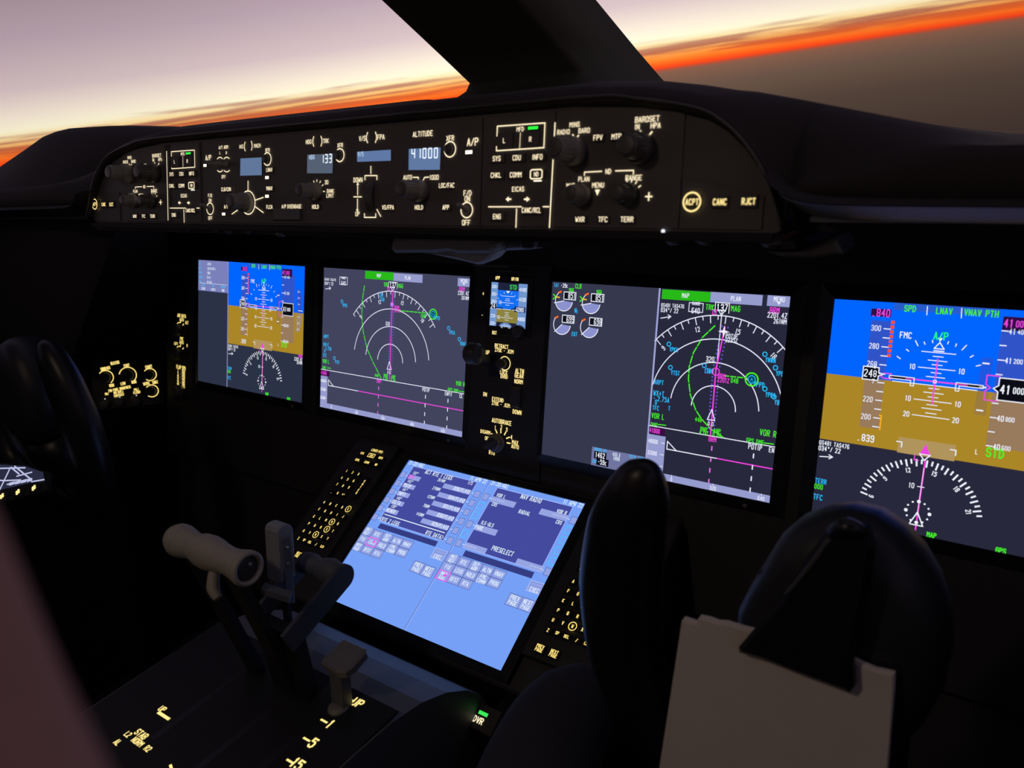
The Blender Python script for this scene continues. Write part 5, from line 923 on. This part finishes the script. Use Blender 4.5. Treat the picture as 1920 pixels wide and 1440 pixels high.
# ------------------------------------------------------------------ keypads either side of the lower display
TS[:] = [1, .85]
zE = Z(LOW, 520, 830, 6.26); DXK = LOW.L(1076, 1091.4)[0] - zE(558, 705)[0]; DYK = LOW.L(1076, 1091.4)[1] - zE(558, 705)[1]
def keypad(label, dx, dy):
    T = lambda x, y: (lambda p: (p[0] + dx, p[1] + dy))(zE(x, y)); c = T(700, 700)
    t = thing('keypad', label, 'keypad', LOW.W(c[0], c[1] - .1, -.01), 'pedestal keypads')
    MB().block(LOW, [(c[0] - .044, c[1] - .105), (c[0] + .044, c[1] - .105), (c[0] + .044, c[1] + .115), (c[0] - .044, c[1] + .115)], -.012, -.0012, BLACK, .001).build('faceplate', t)
    Y = em((255, 224, 126), 1.15)
    def k(tx, x, y, w=.0105, hh=.0085, H=.0048, ringed=False):
        p = T(x, y); H *= .78; o = MB().box(LOW, p[0] - w / 2, p[1] - hh / 2, p[0] + w / 2, p[1] + hh / 2, -.002, .0012, BEZ, .0008).build('key', t); m = MB(); n = tx.split('|')
        for i, s in enumerate(n): m.text(LOW, s, (p[0], p[1] + ((len(n) - 1) / 2 - i) * H * 1.25), H, Y, .0015, wt=.21)
        m.build('legend', o)
        if ringed: MB().arc(LOW, p, .0049, 0, 360, .0010, .0015, Y, 24).build('ring', o)
    p = T(1170, 97); MB().text(LOW, 'LOWER MFD', p, .0038, Y, .0, wt=.2).build('legend', t)
    for tx, x, y in (('SYS', 1003, 130), ('CDU', 1110, 158), ('INFO', 1218, 185), ('CHKL', 947, 208), ('COMM', 1055, 237), ('ND', 1165, 264)): k(tx, x, y, .0165, .0082, .0044)
    p = T(1110, 158); MB().line(LOW, [(p[0] - .0066, p[1] - .0032), (p[0] + .0066, p[1] - .0032), (p[0] + .0066, p[1] + .0032), (p[0] - .0066, p[1] + .0032)], .0010, .0016, Y, True).build('key_outline', t)
    for r, (row, x, y) in enumerate((('123', 820, 338), ('456', 763, 418), ('789', 707, 494))):
        for c_, ch in enumerate(row): k(ch, x + c_ * 69, y + c_ * 18.5)
    k('.', 643, 585); k('0', 715, 597); k('+/-', 782, 613, H=.0040)
    p = T(985, 530); o = MB().box(LOW, p[0] - .005, p[1] - .020, p[0] + .005, p[1] + .020, -.002, .0012, BEZ, .0008).build('key', t); m = MB()
    for i, ch in enumerate('ENTER'): m.text(LOW, ch, T(1030 - i * 23.7, 460 + i * 34), .0034, Y, .0015, wt=.24)
    m.build('legend', o)
    for r, row in enumerate(('ABCDE', 'FGHIJ', 'KLMNO', 'PQRST', 'UVWXY')):
        for c_, ch in enumerate(row): k(ch, 558 - r * 60.3 + c_ * 70, 703 + r * 84 + c_ * 20.5 + (r * .6 * c_), ringed=ch in 'ENSW')
    for tx, x, y in (('Z', 255, 1128), ('SP', 322, 1148), ('DEL', 388, 1174), ('/', 460, 1200), ('CLR', 532, 1225)): k(tx, x, y, H=.0042 if len(tx) > 1 else .0048)
    k('PREV|PAGE', 152, 1283, .0150, .0120, .0046); k('NEXT|PAGE', 252, 1322, .0150, .0120, .0046)
keypad('left pedestal keypad with small yellow letters beside the lower display', 0, 0)
keypad('right pedestal keypad with yellow letters partly hidden by the control wheel', DXK, DYK)

# ------------------------------------------------------------------ pedestal and levers
TS[:] = [1, .9]
def pedestal():
    t = thing('center_pedestal', 'dark pedestal between the seats under the lower display', 'pedestal', (0, -.45, -.95))
    MB().block(LOW, [(-.275, -.128), (.275, -.128), (.275, .135), (-.275, .135)], -.10, -.0125, BLACK, .003).build('display_console', t)
    prof = [(-.285, -.95), (-.285, -.30), (-.295, -.272), (-.315, -.250), (-.345, -.230), (-.38, -.2155), (-.42, -.2075), (-.47, -.2055), (-.60, -.207), (-.80, -.214), (-.82, -.23), (-.82, -.95)]
    MB().loft([[V((x, y, z)) for y, z in prof] for x in (-.15, .15)], pm('quadrant_grey_blue', (.13, .135, .145), .55), smooth=False).build('quadrant_cover', t)
    MB().box(PED, -.148, -.31, .148, .09, -.002, .0003, DEEP, .0002).build('quadrant_top_shade', t)  # dark sheet laid over the cover in place of shade
    for x in (-.045, .03, .084): MB().box(PED, x - .004, -.06, x + .004, .085, -.001, .0004, BEZ).build('lever_slot', t)
    for s in (-1, 1): MB().box(Frame((0, 0, 0), (1, 0, 0), (0, 1, 0)), min(s * .15, s * .27), -.29, max(s * .15, s * .27), -.05, -.95, -.30, DEEP, .004).build('side_box', t)
    Y = em((255, 228, 140), 1.2); z = Z(PED, 180, 1280, 3.31)
    def lab(tx, x, y, H, dash=None):
        legend(t, PED, tx, z(x, y), H, Y, h=.0006, wt=.2)
        if dash: p = z(*dash); MB().line(PED, [(p[0] - .004, p[1]), (p[0] + .004, p[1])], .0022, .0006, Y).build('dash_marking', t)
    lab('UP', 1625, 127, .0090, (1583, 110)); lab('1', 1455, 260, .0095, (1416, 241)); lab('5', 1348, 377, .0100, (1308, 355)); lab('15', 1250, 507, .0100, (1205, 491)); lab('UP', 413, 166, .0060); lab('STAB', 283, 322, .0062); lab('NORM', 260, 370, .0056); lab('L2', 200, 323, .0054); lab('R2', 323, 412, .0054); lab('AL', 135, 372, .0056)
    MB().line(PED, [z(390, 188), z(452, 228)], .0034, .0006, Y).build('bar_marking', t)
    MB().line(PED, [z(463, 515), z(470, 540)], .0026, .0006, Y).build('bar_marking', t)
    return t
PEDT = pedestal()
def levers():
    X = V((1, 0, 0))
    gy, gz = -.476, -.028
    t = thing('thrust_lever', 'cream contoured thrust lever grip lying crosswise, with dark round end cap', 'lever', (0, -.47, -.205))
    prof = [(.003, -.0635), (.009, -.0625), (.0138, -.058), (.0164, -.051), (.0166, -.045), (.0148, -.035), (.0130, -.026), (.0132, -.020), (.0160, -.010), (.0168, .000), (.0162, .008), (.0140, .020), (.0130, .032), (.0136, .042), (.0158, .052), (.0168, .057), (.0168, .0605), (.0150, .0625), (.0128, .0625), (.0120, .0570), (.0005, .0570)]
    MB().lathe((0, gy, gz), X, prof, CREAM, 32).build('grip', t)
    c = MB().lathe((0, gy, gz), X, [(.0118, .0562), (.0118, .0585), (.006, .0595), (.0005, .0595)], KDARK, 24).build('end_cap', t); MB().lathe((.0595, gy + .003, gz + .003), X, [(.0022, 0), (.0018, .0012), (.0003, .0015)], METAL, 10).build('screw', c)
    for x in (-.034, .030): MB().bar((x, gy, gz - .008), (x, -.44, -.215), .010, .020, DEEP, up=X).build('arm', t)  # arms coloured near-black as if lost in shade
    MB().tube([(.012, gy - .006, gz - .012), (.016, gy - .014, gz - .026), (.024, gy - .016, gz - .034)], [.005, .006, .004], CREAM, 10).build('trigger', t)
    MB().bar((.055, gy + .012, gz - .030), (.075, gy + .026, gz - .042), .010, .006, GREYD).build('bracket', t)
    # block-handled lever
    t = thing('block_lever', 'upright grey block-handled lever with two screws beside the thrust grip', 'lever', (.004, -.41, -.205))
    F = Frame((.012, -.404, -.072), (0, 1, -.17), (0, .17, 1)); o = [(-.0108, -.024), (-.0095, .030), (-.008, .0335), (-.004, .0355), (.003, .0355), (.008, .033), (.0104, .028), (.0100, -.024)]
    MB().block(F, o, -.020, 0, GREY, .0016).build('handle', t)
    p = MB().block(F, [(-.0052, -.048), (.0046, -.052), (.0046, .022), (-.0052, .022)], -.001, .0016, pm('bar_paint', (.17, .19, .22), .4), .0004).build('lever_bar', t)
    for b in (.012, -.006): MB().lathe(F.W(-.0005, b, .0016), F.n, [(.0019, 0), (.0017, .0006), (.0002, .0009)], METAL, 12).build('screw', p)
    MB().bar((.005, -.412, -.12), (.005, -.425, -.207), .004, .010, BEZ, up=X).build('arm', t)
    # twin-arm lever with lobed crossbar
    t = thing('reverse_lever', 'dark lobed crossbar lever on two flat arms in front of lower display', 'lever', (.03, -.45, -.205))
    MB().lathe((0, -.374, -.099), X, [(.002, -.008), (.0085, -.0055), (.0118, .001), (.0120, .008), (.0098, .017), (.0095, .020), (.0128, .029), (.0142, .037), (.0125, .046), (.0098, .053), (.0105, .056)], GREYD, 28).build('crossbar', t)
    for x0, k, ln in ((-.004, .010, .75), (.056, .0132, .85)):
        F = Frame((x0, -.374, -.099), V((0, -1, -.36)), V((0, -.36, 1))); n = 10; o = [(-k * math.sin(math.pi * i / n), k * math.cos(math.pi * i / n)) for i in range(n + 1)] + [(.10 * ln, -k * .9), (.10 * ln, k * .9)]
        MB().block(F, o, -.003, .003, pm('arm_paint', (.07, .078, .095), .5), .0008).build('arm', t)
    MB().bar((.028, -.44, -.125), (.028, -.44, -.206), .058, .014, DEEP, up=(0, 1, 0)).build('pivot_block', t)
    # flap lever
    t = thing('flap_lever', 'grey flat-paddle flap lever beside the UP mark on pedestal', 'lever', (.10, -.43, -.205))
    F = Frame((.0975, -.422, -.150), (1, 0, 0), V((0, .98, .18))); o = [(-.0185, -.012), (-.0165, -.0165), (.008, -.0185), (.017, -.0145), (.0195, -.006), (.0185, .013), (.0155, .0168), (-.0145, .0168), (-.0175, .013)]
    MB().block(F, o, -.006, .003, pm('paddle_paint', (.20, .20, .20), .5), .0022).build('paddle', t)
    MB().bar((.094, -.427, -.154), (.092, -.433, -.206), .017, .012, GREYD, up=(0, 1, 0)).build('stem', t)
    MB().lathe((.092, -.438, -.2045), (0, 0, 1), [(.011, 0), (.010, .004), (.006, .006)], KNOB, 14).build('collar', t)
levers()
def dvr():
    t = thing('recorder_panel', 'tiny panel with green lamp over DVR lettering near photo bottom centre', 'indicator', LOW.P(905, 1340, -.012))
    z = Z(LOW, 860, 1140, 4.8); c = z(205, 985); MB().box(LOW, c[0] - .02, c[1] - .014, c[0] + .02, c[1] + .014, -.0125, -.001, BLACK, .001).build('faceplate', t)
    p = z(228, 957); MB().box(LOW, p[0] - .0062, p[1] - .0020, p[0] + .0062, p[1] + .0020, -.001, .002, BEZ, 0, em((60, 235, 90), 1.0)).build('lamp', t)
    legend(t, LOW, 'DVR', z(175, 1007), .0062, WLEG, -.0004, wt=.18)
    g = MB().lathe((.016, -.43, -.16), (1, -.4, .4), [(.002, 0), (.0018, .001), (.0003, .0014)], em((60, 220, 40), 1.3), 8).build('pilot_lamp', PEDT)
dvr()

# ------------------------------------------------------------------ control wheels
HX = .545
YF = Frame((HX, -.37, 0), (1, 0, 0), (0, .12, 1))
def wheel():
    t = thing('control_wheel', 'black control wheel before the right displays, holding a paper pad', 'control wheel', (HX, -.33, -.95), 'pilot control wheels')
    px = ((1388, 1185), (1392, 1130), (1412, 1090), (1440, 1045), (1470, 998), (1500, 972), (1540, 958), (1590, 955), (1640, 968), (1690, 1000), (1730, 1045), (1762, 1100), (1782, 1160), (1786, 1220), (1770, 1290), (1730, 1360), (1660, 1400), (1560, 1380), (1470, 1330), (1415, 1260))
    o = [YF.L(*p) for p in px]; ca = sum(p[0] for p in o) / len(o); cb = sum(p[1] for p in o) / len(o)
    MB().loft([[YF.W(ca + (a - ca) * k, cb + (b - cb) * k, h) for a, b in o][::-1] for k, h in ((.5, -.050), (.78, -.044), (.92, -.030), (.985, -.012), (1.0, .0), (.975, .010), (.90, .020), (.74, .027), (.3, .030))], HUBM).build('hub', t)
    # seam round the left shoulder of the hub
    s = MB(); q = [YF.P(u, v, .012) for u, v in ((1424, 1075), (1450, 1056), (1480, 1046), (1505, 1043))]; s.tube(q, [.0012] * 4, BLACK, 6, up=(0, -1, 0)); s.build('hub_seam', t)
    for d in (-1, 1):
        P = [(.035, -.15), (.09, -.155), (.135, -.125), (.155, -.07), (.157, -.01), (.148, .045), (.136, .080), (.131, .098), (.130, .105)]
        R = [(.026, .022), (.027, .022), (.030, .023), (.032, .025), (.0335, .025), (.030, .023), (.023, .019), (.014, .012), (.003, .003)]
        MB().tube([(HX + d * a, -.372, b) for a, b in P], R, YOKE, 20, up=(0, -1, 0)).build('horn', t)
    MB().tube([(HX, -.36, -.06), (HX, -.33, -.3), (HX, -.32, -.6), (HX, -.32, -.95)], [(.045, .035), (.04, .035), (.035, .035), (.04, .04)], YOKE, 16, up=(0, -1, 0)).build('column', t)
    return t
W0 = wheel()
W1 = copy_tree(W0); W1.location = (-HX - .065, -.33, -.95); W1['label'] = 'black control wheel at the far left, mostly lost in shadow'
PF = Frame(YF.W(-.02, -.075, .038), (1, 0, 0), (0, .14, 1))
def pad():
    t = thing('note_pad', 'pale paper pad clipped to the right control wheel, with ragged top', 'note pad', PF.P(1480, 1430))
    px = ((1281, 1160), (1296, 1165), (1308, 1169), (1311, 1157), (1330, 1161), (1345, 1167), (1362, 1168), (1390, 1177), (1460, 1194), (1540, 1216), (1600, 1238), (1640, 1256), (1676, 1264), (1675, 1300), (1668, 1380), (1658, 1520), (1222, 1520), (1236, 1440), (1262, 1285))
    o = [PF.L(*p) for p in px]; MB().block(PF, o, -.004, -.0006, PAPER, .0002).build('backing_sheets', t)
    MB().block(PF, [(a - .0008 + .0004 * (i % 3), b - .0012) for i, (a, b) in enumerate(o)], -.0004, .0002, PAPER, .0001).build('top_sheet', t)
    c = thing('pad_clip', 'black flared spring clip gripping the paper pad on right wheel', 'clip', PF.P(1560, 1250))
    q = ((1556, 985), (1600, 978), (1630, 990), (1640, 1025), (1630, 1100), (1612, 1180), (1600, 1240), (1603, 1285), (1594, 1297), (1500, 1262), (1430, 1234), (1388, 1222), (1386, 1212), (1408, 1186), (1440, 1150), (1478, 1105), (1520, 1035))
    MB().block(PF, [PF.L(u, v, .006) for u, v in q], .002, .010, YOKE, .003).build('clip_plate', c)
    MB().tube([PF.P(1556, 1010, .011), PF.P(1520, 1060, .011), PF.P(1474, 1115, .011)], [.0014, .0016, .0012], KDARK, 8, up=(0, -1, 0)).build('edge_highlight', c)  # lighter strip drawn as the rim highlight on the clip's left edge
    MB().tube([PF.P(1560, 1000, .004), PF.P(1590, 990, .010), PF.P(1628, 1003, .004)], [.004, .006, .003], YOKE, 10, up=(0, -1, 0)).build('top_lobe', c)
pad()
def soft():
    def at(u, v, d): return CAM + ray(u, v) * d
    P = [at(1125, 1275, .80), at(1085, 1318, .80), at(1045, 1372, .79), at(1010, 1450, .77), at(985, 1560, .75), at(970, 1720, .73)]
    tag(MB().tube(P, [.02, .040, .046, .050, .054, .056], FABRIC, 20, up=(0, 0, 1)).build('fabric_cover'), 'rounded dark fabric-covered form below the right keypad, barely lit', 'cover')
    d = .10; P = [at(-830, 565, d), at(-672, 965, d), at(-568, 1185, d), at(-434, 1505, d), at(-294, 1835, d)]
    tag(MB().tube(P, [.0231] * 5, SEATM, 28, up=(0, 0, 1)).build('headrest'), 'blurred dull reddish-brown padded headrest edge in the lower left corner', 'headrest')
soft()
